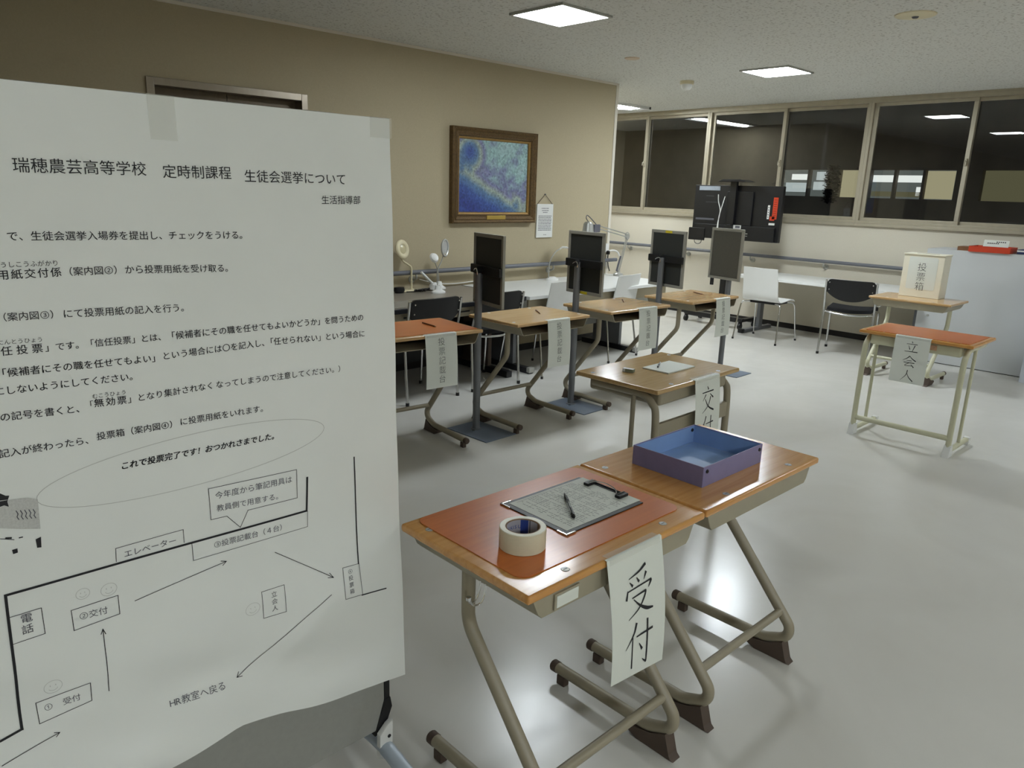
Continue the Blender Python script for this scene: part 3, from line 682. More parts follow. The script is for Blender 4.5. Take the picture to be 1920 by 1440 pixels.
# ------------------------------------------------------------------ hanging paper signs
BRUSH = {
 '受': [[(.80, .02, .05), (.55, .115, .035), (.18, .18, .012)], [(.20, .25, .015), (.30, .35, .05)], [(.45, .21, .015), (.53, .32, .05)], [(.80, .18, .05), (.70, .32, .012)],
       [(.12, .40, .03), (.05, .58, .05)], [(.12, .42, .02), (.88, .385, .03), (.95, .40, .05), (.85, .52, .012)],
       [(.25, .585, .02), (.68, .555, .035), (.74, .57, .04), (.66, .70, .035), (.45, .87, .026), (.10, 1.0, .01)], [(.30, .62, .016), (.50, .79, .04), (.75, .925, .062), (.99, .97, .03)]],
 '付': [[(.38, .0, .05), (.28, .22, .035), (.0, .50, .01)], [(.24, .28, .03), (.24, 1.0, .036)], [(.38, .31, .025), (.98, .275, .045)], [(.78, .02, .045), (.78, .90, .04), (.74, .965, .04), (.62, .88, .01)], [(.48, .48, .015), (.60, .65, .055)]],
 '交': [[(.47, .0, .02), (.55, .13, .05)], [(.05, .22, .03), (.95, .20, .04)], [(.34, .30, .04), (.08, .53, .012)], [(.66, .30, .02), (.92, .48, .055)], [(.72, .42, .045), (.50, .76, .03), (.05, 1.0, .01)], [(.26, .47, .02), (.55, .80, .045), (.97, .98, .06)]],
 '立': [[(.47, .0, .02), (.54, .14, .05)], [(.10, .26, .025), (.92, .24, .04)], [(.27, .38, .015), (.40, .74, .045)], [(.75, .34, .045), (.60, .88, .02)], [(.02, .92, .025), (1.0, .90, .045)]],
 '会': [[(.50, .0, .04), (.30, .25, .03), (.0, .45, .01)], [(.50, .02, .02), (.72, .25, .04), (1.0, .42, .055)], [(.30, .44, .025), (.70, .43, .035)], [(.10, .62, .025), (.92, .60, .04)], [(.48, .64, .03), (.22, .89, .03), (.80, .86, .03)], [(.66, .72, .015), (.90, .99, .055)]],
 '人': [[(.50, .0, .045), (.42, .45, .035), (.04, .98, .01)], [(.48, .25, .015), (.65, .62, .04), (.99, .95, .055)]],
}
def hanging_sign(label, x, y, z, rz, w, h, text, size, pitch, top_gap, brush, asp=1.03, fold=0.02, skew=0.0, curl=0.02, sway=0.0, group=None, bold=1.0, cut=0.0):
    """paper folded over the front edge of a desk top; local x to the right, -y towards the reader, z down the sheet"""
    def S(u, v, e=0.0):   # u 0..1 across, v metres down from the top edge of the front face (negative = on the desk top)
        if v < 0:
            return Vector(((u - .5) * w, -v, .0012 + e))
        a = v / h
        return Vector(((u - .5) * w + skew * a, -.0035 - e - curl * (math.sin(a * PI * .9) * .55 + a * a * (.5 + sway * (u - .5))), -v * (1.0 - cut * (u - .5) * a) - .0))
    b = MB()
    nv = 22
    vv = [-fold, -fold * .5, -.0005] + [h * k / nv for k in range(nv + 1)]
    nu = 6
    rows = [[b.bm.verts.new(S(i / nu, v)) for i in range(nu + 1)] for v in vv]
    for j in range(len(vv) - 1):
        for i in range(nu): b._f([rows[j][i], rows[j][i + 1], rows[j + 1][i + 1], rows[j + 1][i]])
    fs = b.bm.faces[:]
    bmesh.ops.recalc_face_normals(b.bm, faces=fs)
    bmesh.ops.solidify(b.bm, geom=fs, thickness=.0004)
    b.mi = 1
    v0 = top_gap
    cx = .5 * w
    for ch in text:
        if brush:
            for st in BRUSH[ch]:
                P = catmull([(p[0], p[1], p[2]) for p in st], 5) if len(st) > 2 else [Vector(p) for p in st]
                b.ribbon([(p[0], p[1]) for p in P], [p[2] * 1.25 * bold for p in P], lambda X, Y: S((cx - size / 2 + X * size) / w, v0 + Y * size * asp, .0012))
        else:
            b.glyph(ch, -.014, lambda X, Y: S((cx - size / 2 + X * size) / w, v0 + (.86 - Y) * size, .0012))
        v0 += pitch
    o = b.build('paper_sign', [M_PAPER, M_INK], None, smooth=60, recalc=False)
    o.location = (x, y, z); o.rotation_euler = (0, 0, rz)
    tag(o, label, 'sign', group)
    b = MB()
    b.sheet(lambda i, j: S(.04 + .92 * i, -fold - .016 + (fold + .03) * j, .0009), 6, 10)
    b.build('clear_tape', M_TAPE, o, smooth=60)
    return o
hanging_sign('large white paper sign reading 受付 on the nearest desk', 1.303, 0.9385, TOP, 0, 0.206, 0.335, '受付', 0.106, 0.142, 0.045, True, asp=1.18, skew=.022, curl=.03, cut=-.06, fold=.003)
hanging_sign('white paper sign reading 交付, its foot hidden by the blue tray', 2.868, 1.74, 0.71, math.radians(1.5), 0.208, 0.33, '交付', 0.104, 0.138, 0.04, True, asp=1.15, skew=.01, curl=.02)
hanging_sign('white paper sign reading 立会人 on the pale legged desk', 4.8645, 1.553, TOP, -PI / 2, 0.205, 0.288, '立会人', 0.076, 0.090, 0.026, True, asp=.92, curl=.008, bold=1.15)
for (x, y, rz), nx, lb in zip(BOOTH, (2.472, 3.385, 4.29, 5.225), ('beside the notice board', 'second from the notice board', 'third from the notice board', 'nearest the windows')):
    a = rz - PI
    dx = nx - x
    yy = y - 0.2305 * math.cos(a) + math.tan(a) * dx
    hanging_sign('white paper sign reading 投票記載台 on the booth desk ' + lb, nx, yy, TOPB, a, 0.205, 0.30, '投票記載台', 0.0475, 0.0525, 0.018, False, fold=.022, curl=.022, group='booth desk signs')

# ------------------------------------------------------------------ privacy screens between the booth desks
def privacy_screen(label, px, py, cx, cy, yaw, ztop, side, front_mat, clamp=True, w=0.36, h=0.43, sticker=None):
    """steel base plate and post carrying an upright framed panel; yaw is the direction of the panel's width"""
    t = thing('privacy_screen', label, 'screen', (px, py, 0), 0, 'privacy screens between booth desks')
    b = MB(); b.box(-.135, .125, -.24, .13, 0, .006, .002, M=R(math.radians(2), 'Z')); b.build('base_plate', M_PLATE, t)
    b = MB(); b.lathe([(0, 0.006), (.034, .006), (.034, .010), (.023, .012), (.023, 1.03), (0, 1.03)], 18); b.build('post', M_GREYPOLE, t)
    b = MB(); b.lathe([(0, 0), (.009, 0), (.009, .007), (0, .009)], 8, T(-.045, -.03, .006)); b.build('bolt', M_CHROME, t)
    M = T(cx - px, cy - py, 0) @ R(yaw - PI / 2, 'Z')     # local y along the panel's width, local x across its thickness
    b = MB(); f = .022
    for y0, y1, z0, z1 in ((-w / 2, w / 2, ztop - f, ztop), (-w / 2, w / 2, ztop - h, ztop - h + f), (-w / 2, -w / 2 + f, ztop - h + f, ztop - f), (w / 2 - f, w / 2, ztop - h + f, ztop - f)):
        b.box(-.009, .009, y0, y1, z0, z1, .002, M=M)
    b.build('panel_frame', M_FRAME, t)
    b = MB(); b.box(-.004, .004, -w / 2 + f, w / 2 - f, ztop - h + f, ztop - f, M=M); b.build('panel', front_mat, t, smooth=0)
    if clamp:
        zc = ztop - .215
        b = MB(); b.box(-.034, -.0095, -w / 2 - .004, w / 2 - .004, zc - .028, zc + .026, .006, M=M)
        b.tube([M @ Vector((-.034, -.01 + .05, zc)), M @ Vector((-.07, -.01 + .05, zc))], .022, 16)
        b.build('clamp_bar', M_BLACK, t)
        b = MB(); q = catmull([(-.07, .055, zc - .004), (-.082, .03, zc + .006), (-.088, -.004, zc + .012), (-.086, -.012, zc - .006), (-.082, -.008, zc - .024)], 5)
        b.tube([M @ p for p in q], .0035, 8); b.build('clamp_handle', M_CHROME, t)
    else:
        b = MB(); b.box(.009, .05, -.09, .05, ztop - .25, ztop - .19, .004, M=M); b.build('clamp_bar', M_BLACK, t)
        b = MB(); b.box(-.012, .004, .115, .145, ztop - h - .06, ztop - h, .002, M=M); b.build('lower_strap', M_BLACK, t)
    if sticker:
        zs = ztop - f / 2 if sticker == 'top' else ztop - h + f / 2
        b = MB(); b.box(-.0100, -.0085, -.04, .03, zs - .009, zs + .009, M=M); b.build('sticker', M_YELLOW, t, smooth=0)['label'] = 'yellow sticker'
    return t
D = math.radians
privacy_screen('dark screen on a grey post beside the booth desk nearest the notice board', 2.965, 3.44, 2.992, 3.38, D(78), 1.240, 1, M_MESH)
privacy_screen('dark screen on a grey post in front of the angled arm lamp', 3.885, 3.458, 3.918, 3.415, D(84), 1.238, 1, M_MESH, sticker='bottom')
privacy_screen('dark screen with a yellow sticker on top, third post from the notice board', 4.800, 3.41, 4.835, 3.385, D(81), 1.236, 1, M_MESH, sticker='top')
privacy_screen('brownish screen panel on the last post, below the television', 5.755, 3.375, 5.714, 3.404, D(77), 1.238, -1, M_MESH2, clamp=False)

# ------------------------------------------------------------------ chairs
def black_chair():
    t = thing('conference_chair', '', 'chair')
    b = MB()
    def seat(u, v):
        x = (u - .5) * .43; y = -.20 + .42 * v
        return Vector((x * (1 - .06 * (1 - v)), y, .445 - .018 * math.cos((u - .5) * PI) * (1 - .3 * v) - (.02 if v > .9 else 0) * (v - .9) * 10))
    b.sheet(seat, 14, 12, thick=-.03); b.build('seat', M_BLACKFAB, t, smooth=60)
    b = MB()
    def edge(u, v): return (u - .5) * .44, v
    b.tube(catmull([(-.222, .16, .43), (-.222, -.16, .43), (-.20, -.205, .428), (-.11, -.225, .418), (0, -.232, .413), (.11, -.225, .418), (.20, -.205, .428), (.222, -.16, .43), (.222, .16, .43)], 4), .009, 10); b.build('seat_frame', M_CHROME, t)
    b = MB()
    def back(u, v):
        x = (u - .5) * .44
        low = .545 + .085 * abs(2 * u - 1) ** 2.4
        top = .752 - .03 * max(0, (abs(2 * u - 1) - .86) / .14) ** 2
        z = low + (top - low) * v
        y = -.212 - .18 * (z - .5) - .03 * math.cos((u - .5) * PI)
        return Vector((x, y, z))
    b.sheet(back, 24, 10, thick=.014); bk = b.build('backrest', M_BLACK, t, smooth=60)
    for sx in (-1, 1):
        for z in (.722, .655):
            b = MB(); b.lathe([(0, 0), (.006, 0), (.006, .004), (0, .006)], 10, T(sx * .195, -.2325 - .18 * (z - .5), z) @ R(PI / 2, 'X')); b.build('rivet', M_CHROME, bk)
        b = MB(); b.tube(catmull([(sx * .228, -.256, .742), (sx * .228, -.232, .60), (sx * .228, -.198, .43), (sx * .23, -.225, .012)], 5), .0105, 10); lg = b.build('rear_leg', M_CHROME, t, smooth=60)
        b = MB(); b.lathe([(0, 0), (.0135, 0), (.0135, .024), (0, .024)], 10, T(sx * .23, -.2255, 0)); b.build('foot_cap', M_BLACK, lg)
        b = MB(); b.tube(catmull([(sx * .226, -.19, .425), (sx * .226, .12, .425), (sx * .226, .185, .40), (sx * .228, .205, .30), (sx * .23, .225, .012)], 5), .0105, 10); lg = b.build('front_leg', M_CHROME, t, smooth=60)
        b = MB(); b.lathe([(0, 0), (.0135, 0), (.0135, .024), (0, .024)], 10, T(sx * .23, .2255, 0)); b.build('foot_cap', M_BLACK, lg)
    return t
def white_chair():
    t = thing('shell_chair', '', 'chair')
    path = catmull([(.20, .425, 0), (.14, .445, 0), (.0, .437, 0), (-.12, .43, 0), (-.175, .447, 0), (-.205, .50, 0), (-.226, .62, 0), (-.260, .788, 0)], 5)
    n = len(path) - 1
    def f(u, v):
        k = v * n; i = min(int(k), n - 1); p = path[i].lerp(path[i + 1], k - i)
        wd = .41 - .03 * max(0, (v - .55) / .45)
        return Vector(((u - .5) * wd, p.x - .012 * math.cos((u - .5) * PI) * (1 if v > .55 else 0), p.y))
    b = MB(); b.sheet(f, 21, 35, skip=lambda u, v: abs(u - .5) < .1 and .93 < v < .95, thick=.009)
    b.build('shell', M_WHITE, t, smooth=60)
    b = MB(); b.box(-.16, .16, -.13, .14, .405, .424, .004); b.build('under_frame', M_BLACK, t)
    for sx in (-1, 1):
        for sy, nm in ((-1, 'rear_leg'), (1, 'front_leg')):
            b = MB(); b.tube(catmull([(sx * .10, sy * .10, .415), (sx * .19, sy * .15, .413), (sx * .215, sy * .17, .395), (sx * .225, sy * .185, .33), (sx * .245, sy * .235, .012)], 6), .0085, 10); lg = b.build(nm, M_CHROME, t, smooth=60)
            b = MB(); b.lathe([(0, 0), (.0115, 0), (.0115, .02), (0, .02)], 10, T(sx * .245, sy * .2355, 0)); b.build('foot_cap', M_BLACK, lg)
    return t
bc = black_chair()
bc.location = (3.145, 4.36, 0); bc.rotation_euler = (0, 0, D(1)); tag(bc, 'black chair with chrome frame beside the notice board, behind the first booth desk', 'chair', 'black chairs with chrome frames')
dup(bc, (3.775, 4.36, 0), D(-3), 'black chair half hidden behind the first screen post')
dup(bc, (7.53, 3.015, 0), D(14 - 90), 'black chair at the white counter under the windows')
wc = white_chair()
wc.location = (4.46, 4.38, 0); wc.rotation_euler = (0, 0, D(8)); tag(wc, 'white shell chair just left of the second screen post', 'chair', 'white shell chairs with chrome legs')
dup(wc, (5.37, 4.42, 0), D(7), 'white shell chair behind the third booth desk, below the arm lamp')
dup(wc, (7.48, 3.89, 0), D(-88), 'white shell chair at the counter under the windows, right of the last screen')

# ------------------------------------------------------------------ counters
CT = .68
t = thing('computer_counter', 'grey topped counter with dark front edge under the painting', 'counter', (0, 0, 0))
b = MB(); b.box(2.82, 4.115, 4.222, 5.02, CT - .024, CT, .002); b.build('counter_top', M_DARKTOP, t)
b = MB(); b.box(2.81, 4.13, 4.20, 4.222, CT - .034, CT + .001, .006, seg=3); b.box(4.115, 4.13, 4.222, 5.02, CT - .034, CT + .001, .004); b.build('edge_band', M_DARKEDGE, t)
for x0, x1 in ((2.85, 3.27), (3.29, 3.69), (3.71, 4.09)):
    b = MB(); b.box(x0, x1, 4.245, 4.70, .57, CT - .034, .003); dr = b.build('drawer', M_BEIGEPANEL, t)
    b = MB(); b.box(x0 + .12, x1 - .12, 4.238, 4.245, .602, .612, .002); b.build('drawer_pull', M_DARKEDGE, dr)
b = MB(); b.box(2.86, 4.08, 4.88, 4.90, .10, CT - .024); b.build('modesty_panel', M_DARKEDGE, t)
for x in (2.88, 4.06):
    b = MB(); b.box(x - .02, x + .02, 4.55, 4.90, .05, CT - .024, .004); lg = b.build('end_leg', M_RUBBER, t)
    b = MB(); b.box(x - .03, x + .03, 4.30, 4.98, 0, .055, .008); b.build('foot', M_DARKEDGE, lg)
t = thing('side_table', 'light grey table holding the gooseneck and arm lamps, by the wall corner', 'table', (0, 0, 0))
b = MB(); b.box(4.14, 6.095, 4.175, 5.02, CT - .028, CT, .003); b.build('table_top', M_WHITE, t)
b = MB(); b.box(4.18, 6.06, 4.23, 4.25, .55, CT - .028, .002); b.build('apron', M_BEIGEPANEL, t)
b = MB(); b.box(4.40, 5.92, 4.80, 4.82, .22, .64, .002); b.build('modesty_panel', M_GREYPANEL, t)
for x in (4.30, 5.74):
    b = MB(); b.box(x - .02, x + .02, 4.50, 4.84, .05, CT - .028, .004); lg = b.build('leg_panel', M_GREYPOLE, t)
    b = MB(); b.box(x - .03, x + .03, 4.29, 4.98, 0, .05, .008); b.build('foot', M_DARKEDGE, lg)
    b = MB(); b.box(x - .031, x + .031, 4.28, 4.32, .01, .055, .006); b.build('foot_cap', M_SILVER, lg)
b = MB(); b.box(5.62, 6.03, 4.26, 4.66, .50, CT - .03, .004); dr = b.build('drawer', M_GREYPANEL, t)
b = MB(); b.box(5.72, 5.90, 4.252, 4.26, .60, .615, .002); b.build('drawer_pull', M_INKMID, dr)
t = thing('window_counter', 'long white counter along the wall under the windows', 'counter', (0, 0, 0))
b = MB(); b.box(7.60, 8.31, 2.515, 4.40, .622, .652, .004); b.build('counter_top', M_WHITE, t)
for y in (4.255, 2.56):
    b = MB(); b.box(7.98, 8.06, y - .022, y + .022, .04, .622, .004); lg = b.build('column', M_GREYPOLE, t)
    b = MB(); b.box(7.62, 8.28, y - .028, y + .028, 0, .04, .01); b.build('foot', M_GREYPOLE, lg)
    b = MB(); b.box(7.605, 7.66, y - .030, y + .030, 0, .046, .008); b.build('foot_cap', M_BLACK, lg)

# sheet and small things on the counters
b = MB(); b.box(2.90, 3.42, 4.24, 4.50, CT + .0012, CT + .0032); tag(b.build('clear_desk_sheet', mat('grey_sheet', (150, 146, 136), .25, var=.02)), 'thin grey sheet lying on the counter behind the first black chair', 'sheet')

def gooseneck(label, x, y, z, base, stem_pts, stem_r, mats, head):
    t = thing('desk_lamp', label, 'lamp', (x, y, z))
    b = MB(); base(b); b.build('lamp_base', mats[0], t)
    b = MB(); b.tube(catmull(stem_pts, 6), stem_r, 10); b.build('gooseneck', mats[1], t)
    head(t)
    return t
# ring lamp, cream
def ring_head(t):
    M = T(-.072, -.02, .338) @ R(D(80), 'X') @ R(D(15), 'Y')
    b = MB(); prof = [(.055 + .022 * math.cos(a), .016 * math.sin(a)) for a in [2 * PI * k / 12 for k in range(12)]]
    b.lathe(prof, 28, M, closed=True); b.build('ring_head', M_CREAM, t)
    b = MB(); b.lathe([(0, -.006), (.045, -.006), (.045, .004), (.02, .010), (0, .010)], 24, M); b.build('lens', mat('lamp_lens', (196, 186, 150), .25, var=.02), t)
gooseneck('cream desk lamp with a ring shaped head, closest to the notice board', 3.50, 4.93, CT + .0005,
          lambda b: b.box(-.08, .08, -.055, .055, 0, .014, .006), [(.03, 0, .01), (.03, 0, .10), (.028, 0, .185), (.0, 0, .212), (-.052, -.01, .24), (-.078, -.015, .265), (-.082, -.018, .285)], .008, (M_CREAM, M_CREAM), ring_head)
def leaf_head(t):
    b = MB(); M = T(.062, -.005, .362) @ R(D(12), 'Y') @ R(D(78), 'X')
    b.tube([M @ Vector((.033 * math.cos(a), .058 * math.sin(a) * (1.0 if math.sin(a) > 0 else 1.25), 0)) for a in [2 * PI * k / 28 for k in range(28)]], .008, 8, closed=True); b.build('head_frame', M_SILVER, t)
    b = MB(); b.lathe([(0, -.004), (.03, -.004), (.03, .003), (0, .003)], 24, M @ Matrix.Diagonal((1, 1.8, 1, 1))); b.build('head_window', M_CLEAR, t)
def oval_base(b): b.lathe([(0, 0), (.058, 0), (.056, .012), (.03, .028), (.022, .06), (0, .064)], 28, Matrix.Diagonal((1.1, .8, 1, 1)))
gooseneck('white based desk lamp with an oval open silver head', 3.65, 4.73, CT + .0005, oval_base, [(-.01, 0, .05), (-.012, 0, .16), (0, 0, .20), (.03, 0, .25), (.044, 0, .285), (.047, -.002, .30)], .0045, (M_WHITEPL, M_SILVER), leaf_head)
def dome_head(t):
    b = MB(); b.lathe([(0, -.012), (.034, -.010), (.042, 0), (.034, .016), (0, .022)], 24, T(-.06, -.01, .258) @ R(D(62), 'X')); b.build('lamp_head', M_WHITEPL, t)
gooseneck('small white round headed desk lamp between the ring lamp and the oval lamp', 3.81, 4.93, CT + .0005, oval_base, [(0, 0, .05), (-.008, 0, .13), (-.026, 0, .19), (-.052, 0, .24)], .0045, (M_WHITEPL, M_SILVER), dome_head)
def beak_head(t):
    b = MB(); b.tube([(.055, -.03, .292), (.08, -.045, .310), (.12, -.06, .306), (.16, -.075, .296)], [.012, .018, .020, .004], 12, flat=.5); b.build('lamp_head', M_WHITEPL, t)
gooseneck('white gooseneck lamp alone in front of the wall below the small framed card', 5.13, 4.885, CT + .0005,
          lambda b: b.lathe([(0, 0), (.06, 0), (.06, .012), (.03, .03), (0, .032)], 26, Matrix.Diagonal((1.25, .75, 1, 1))), [(-.045, 0, .01), (-.05, 0, .07), (-.045, 0, .15), (-.02, -.01, .22), (.02, -.02, .27), (.058, -.03, .292)], .006, (M_WHITEPL, M_SILVER), beak_head)
# articulated lamp
t = thing('arm_lamp', 'silver articulated arm lamp with a bell shade above the second screen', 'lamp', (6.02, 4.80, CT + .0005))
b = MB(); b.lathe([(0, 0), (.05, 0), (.05, .02), (.018, .035), (.016, .06), (0, .06)], 20); b.build('lamp_base', M_SILVER, t)
b = MB()
for o in (-.012, .012): b.tube([(o, 0, .05), (.08 + o, -.02, .385)], .0055, 8)
b.build('lower_arm', M_SILVER, t)
b = MB(); b.tube(catmull([(-.03, 0, .05), (-.02, -.01, .12), (.005, -.015, .20)], 5), .009, 10); b.build('spring', M_INKMID, t)
b = MB()
for o in (0, .028): b.tube([(.08, -.02, .39 + o), (-.46, -.09, .485 + o)], .0055, 8)
b.build('upper_arm', M_SILVER, t)
b = MB(); b.lathe([(0, -.012), (.028, -.012), (.028, .012), (0, .012)], 20, T(.08, -.02, .395) @ R(PI / 2, 'X')); b.tube([(.08 + .036 * math.cos(a), -.02, .40 + .036 * math.sin(a)) for a in [2 * PI * k / 20 for k in range(20)]], .004, 6, closed=True); b.build('elbow_joint', M_SILVER, t)
b = MB(); b.box(-.535, -.445, -.105, -.075, .45, .525, .006); b.build('head_joint', M_INKMID, t)
b = MB(); b.lathe([(.0, .56), (.03, .558), (.046, .54), (.055, .47), (.075, .41), (.08, .395), (.072, .40), (.05, .46), (0, .50)], 26, T(-.62, -.10, -.008)); b.build('lamp_shade', M_SILVER, t)
b = MB(); b.tube(catmull([(-.62, -.10, .55), (-.665, -.11, .585), (-.645, -.105, .61), (-.57, -.10, .57), (-.475, -.09, .51)], 6), .0045, 8); b.build('lamp_cable', M_INKMID, t)

b = MB()
random.seed(3)
for k in range(7):
    pts = [(3.475 + .09 * random.random() + .018 * j, 4.80 + .055 * random.random(), CT + .008 + .018 * random.random()) for j in range(6)]
    b.tube(catmull(pts, 5), .0045, 6)
b.tube(catmull([(3.42, 4.845, CT + .01), (3.47, 4.84, CT + .008), (3.53, 4.835, CT + .007), (3.58, 4.83, CT + .009)], 6), .004, 6)
tag(b.build('cable_bundle', M_BLACK), 'tangled black cables on the counter between the lamps', 'cable')
b = MB(); b.lathe([(0, 0), (.035, .002), (.045, .02), (.04, .045), (0, .05)], 18, T(3.375, 4.88, CT + .0005) @ Matrix.Diagonal((1.1, .8, 1, 1))); tag(b.build('power_adapter', M_BLACK), 'black rounded adapter on the counter edge beside the notice board', 'adapter')
t = thing('clamp_lamp', 'white lamp base lying tilted on the counter under the handrail', 'lamp', (3.715, 4.87, CT + .001))
b = MB(); b.lathe([(0, 0), (.05, .0), (.045, .04), (.02, .06), (0, .062)], 18, R(D(12), 'Y')); b.build('lamp_base', M_WHITEPL, t)
b = MB(); b.tube([(-.005, .01, .05), (-.11, .03, .15)], .011, 10); b.build('lamp_arm', M_WHITEPL, t)
b = MB(); b.tube(catmull([(3.66, 5.00, .76), (3.80, 5.01, .725), (4.0, 5.015, .70), (4.3, 5.015, .71), (4.55, 5.015, .75), (4.62, 5.015, .78)], 8), .004, 6); tag(b.build('loose_cable', M_WHITEPL), 'white cord sagging along the wall under the handrail', 'cord')

# outlet at the wall corner
t = thing('power_outlet', 'white wall outlet with plugs at the wall corner beside the arm lamp', 'outlet', (6.10, Y_WALL - .0, .945))
b = MB(); b.box(-.055, -.0, -.022, 0, -.045, .045, .004); b.build('outlet_plate', M_WHITEPL, t)
t = thing('plugged_lead', 'black cord with plug hanging from the corner outlet', 'cord', (6.075, Y_WALL - .035, .90))
b = MB(); b.lathe([(0, -.02), (.018, -.02), (.02, .008), (.012, .018), (0, .018)], 14); b.build('plug', M_BLACK, t)
b = MB(); b.tube(catmull([(0, 0, -.02), (-.005, -.006, -.08), (-.02, -.03, -.14), (-.03, -.06, -.185)], 6), .005, 8); b.build('cord', M_BLACK, t)
b = MB(); b.tube(catmull([(6.09, Y_WALL - .03, .915), (6.14, Y_WALL - .06, .92), (6.19, Y_WALL - .07, .90), (6.215, Y_WALL - .075, .86)], 6), .008, 8); tag(b.build('loose_cable', M_WHITEPL), 'short white cord curling out of the corner outlet', 'cord')

# ------------------------------------------------------------------ painting and card
t = thing('framed_painting', 'large gilt framed blue and green landscape painting on the wall', 'painting', (4.4805, Y_WALL - .002, 1.603))
W2, H2 = .4925, .392
def frame_ring(b, o, i, y0, y1):
    (ow, oh), (iw, ih) = o, i
    A = [Vector((sx * ow, y0, sz * oh)) for sx, sz in ((-1, -1), (1, -1), (1, 1), (-1, 1))]
    B = [Vector((sx * iw, y1, sz * ih)) for sx, sz in ((-1, -1), (1, -1), (1, 1), (-1, 1))]
    va = [b.bm.verts.new(p) for p in A]; vb = [b.bm.verts.new(p) for p in B]
    for k in range(4): b._f([va[k], va[(k + 1) % 4], vb[(k + 1) % 4], vb[k]])
b = MB()
steps = [((0, 0), -.0), ((0, 0), -.045), ((.012, .012), -.055), ((.026, .026), -.048), ((.034, .034), -.055), ((.058, .058), -.040), ((.066, .066), -.044), ((.076, .076), -.030)]
for (d0, y0), (d1, y1) in zip(steps[:-1], steps[1:]):
    frame_ring(b, (W2 - d0[0], H2 - d0[1]), (W2 - d1[0], H2 - d1[1]), y0, y1)
b.build('frame', M_GOLD, t, smooth=0)
b = MB(); frame_ring(b, (W2 - .076, H2 - .076), (W2 - .088, H2 - .088), -.030, -.024); frame_ring(b, (W2 - .088, H2 - .088), (W2 - .094, H2 - .094), -.024, -.012); b.build('inner_liner', M_GOLD2, t, smooth=0)
b = MB(); b.box(-W2 + .09, W2 - .09, -.012, -.006, -H2 + .09, H2 - .09); b.build('canvas', painting_material(), t, smooth=0)
b = MB(); b.box(-.115, .105, -.058, -.053, -H2 + .032, -H2 + .066, .001); b.build('name_plate', M_BRASS, t)
t = thing('caption_card', 'small white caption card hanging on a string right of the painting', 'card', (5.136, Y_WALL - .002, 1.225))
b = MB(); b.box(-.108, .108, -.012, -.002, -.155, .155, .002)
b.mi = 1
rows = [(.05, .115), (.045, .095), (.03, .078)] + [(.088, .045 - .0145 * k) for k in range(10)]
for k, (hw, z) in enumerate(rows):
    x = -hw
    while x < hw - .004:
        l = random.choice((.012, .02, .03)); l = min(l, hw - x); b.box(x, x + l, -.0126, -.012, z - .0028, z + .0028); x += l + .004
for k in range(3): b.box(-.012 + .014 * k, -.004 + .014 * k, -.0126, -.012, -.132, -.126)
b.build('board', [M_WHITEPL, M_INKMID], t, smooth=0)
b = MB(); b.tube([(-.1, -.006, .155), (-.003, -.006, .242), (.1, -.006, .155)], .0028, 6); b.build('string', M_RUBBER, t)
b = MB(); b.lathe([(0, -.002), (.005, -.002), (.006, .012), (0, .014)], 10, T(-.003, 0, .243) @ R(PI / 2, 'X')); b.build('nail', M_INKMID, t)

# ------------------------------------------------------------------ television seen from behind
t = thing('television', 'large black television on a wheeled stand, seen from behind, below the windows', 'television', (7.86, 4.62, 0))
b = MB(); b.box(0.0, .055, -.56, .56, 1.015, 1.625, .006); b.box(-.03, .0, -.52, .52, 1.015, 1.18, .008); b.box(-.022, .0, -.22, .12, 1.18, 1.56, .01)
b.build('television_body', M_TVBLACK, t)
b = MB(); b.box(.0551, .0565, -.55, .55, 1.03, 1.61); b.build('screen', M_TVGLOSS, t, smooth=0)
b = MB(); b.box(-.012, .012, .36, .58, .985, 1.13, .006); b.build('side_speaker', M_TVBLACK, t).location = (-.028, -.0, 0)
b = MB(); b.box(-.006, -.0005, .22, .50, 1.565, 1.612, .001); b.build('silver_plate', mat('silver_blue', (168, 178, 192), .35, metal=.2, var=.08, scale=18), t)
b = MB(); b.box(-.004, -.0005, .27, .52, 1.225, 1.247); b.box(-.003, -.0005, .25, .40, 1.43, 1.434); b.box(-.003, -.0005, .30, .40, 1.50, 1.504); b.build('trim_strip', M_INKMID, t, smooth=0)
b = MB(); b.box(-.003, -.0005, -.515, -.46, 1.27, 1.505); b.box(-.003, -.0005, -.49, -.435, 1.255, 1.30)
b.mi = 1
for k in range(9): b.box(-.0036, -.003, -.505, -.47, 1.285 + .024 * k, 1.289 + .024 * k)
b.build('warning_label', [M_RED, M_INK], t, smooth=0)['label'] = 'red warning label'
b = MB(); b.box(-.003, -.0005, -.425, -.40, 1.27, 1.42); b.box(-.003, -.0005, -.50, -.43, 1.205, 1.228)
b.mi = 1
for k in range(5): b.box(-.0036, -.003, -.418, -.407, 1.285 + .026 * k, 1.297 + .026 * k)
b.build('spec_label', [M_WHITEPL, M_INKMID], t, smooth=0)['label'] = 'white rating labels'
b = MB(); b.box(-.036, -.0305, -.11, .02, 1.145, 1.185); b.mi = 1; b.box(-.0366, -.036, -.10, -.04, 1.152, 1.178); b.build('port_panel', [M_WHITEPL, M_INKMID], t, smooth=0)
b = MB(); b.box(-.034, -.0305, -.20, -.165, 1.09, 1.10); b.box(-.034, -.0305, -.18, -.165, 1.065, 1.073); b.box(-.034, -.0305, -.20, -.185, 1.065, 1.073); b.build('port_socket', M_SILVER, t)
b = MB(); b.box(-.06, -.022, -.02, .06, 1.19, 1.68, .004); b.box(-.09, -.03, -.015, .055, .10, 1.19, .006); b.build('stand_column', M_BLACK, t)
b = MB(); b.prism([(-.18, 1.665), (.18, 1.665), (.12, 1.69), (-.10, 1.69)], 'x', -.14, .06, bev=.003); b.build('top_shelf', M_BLACK, t)
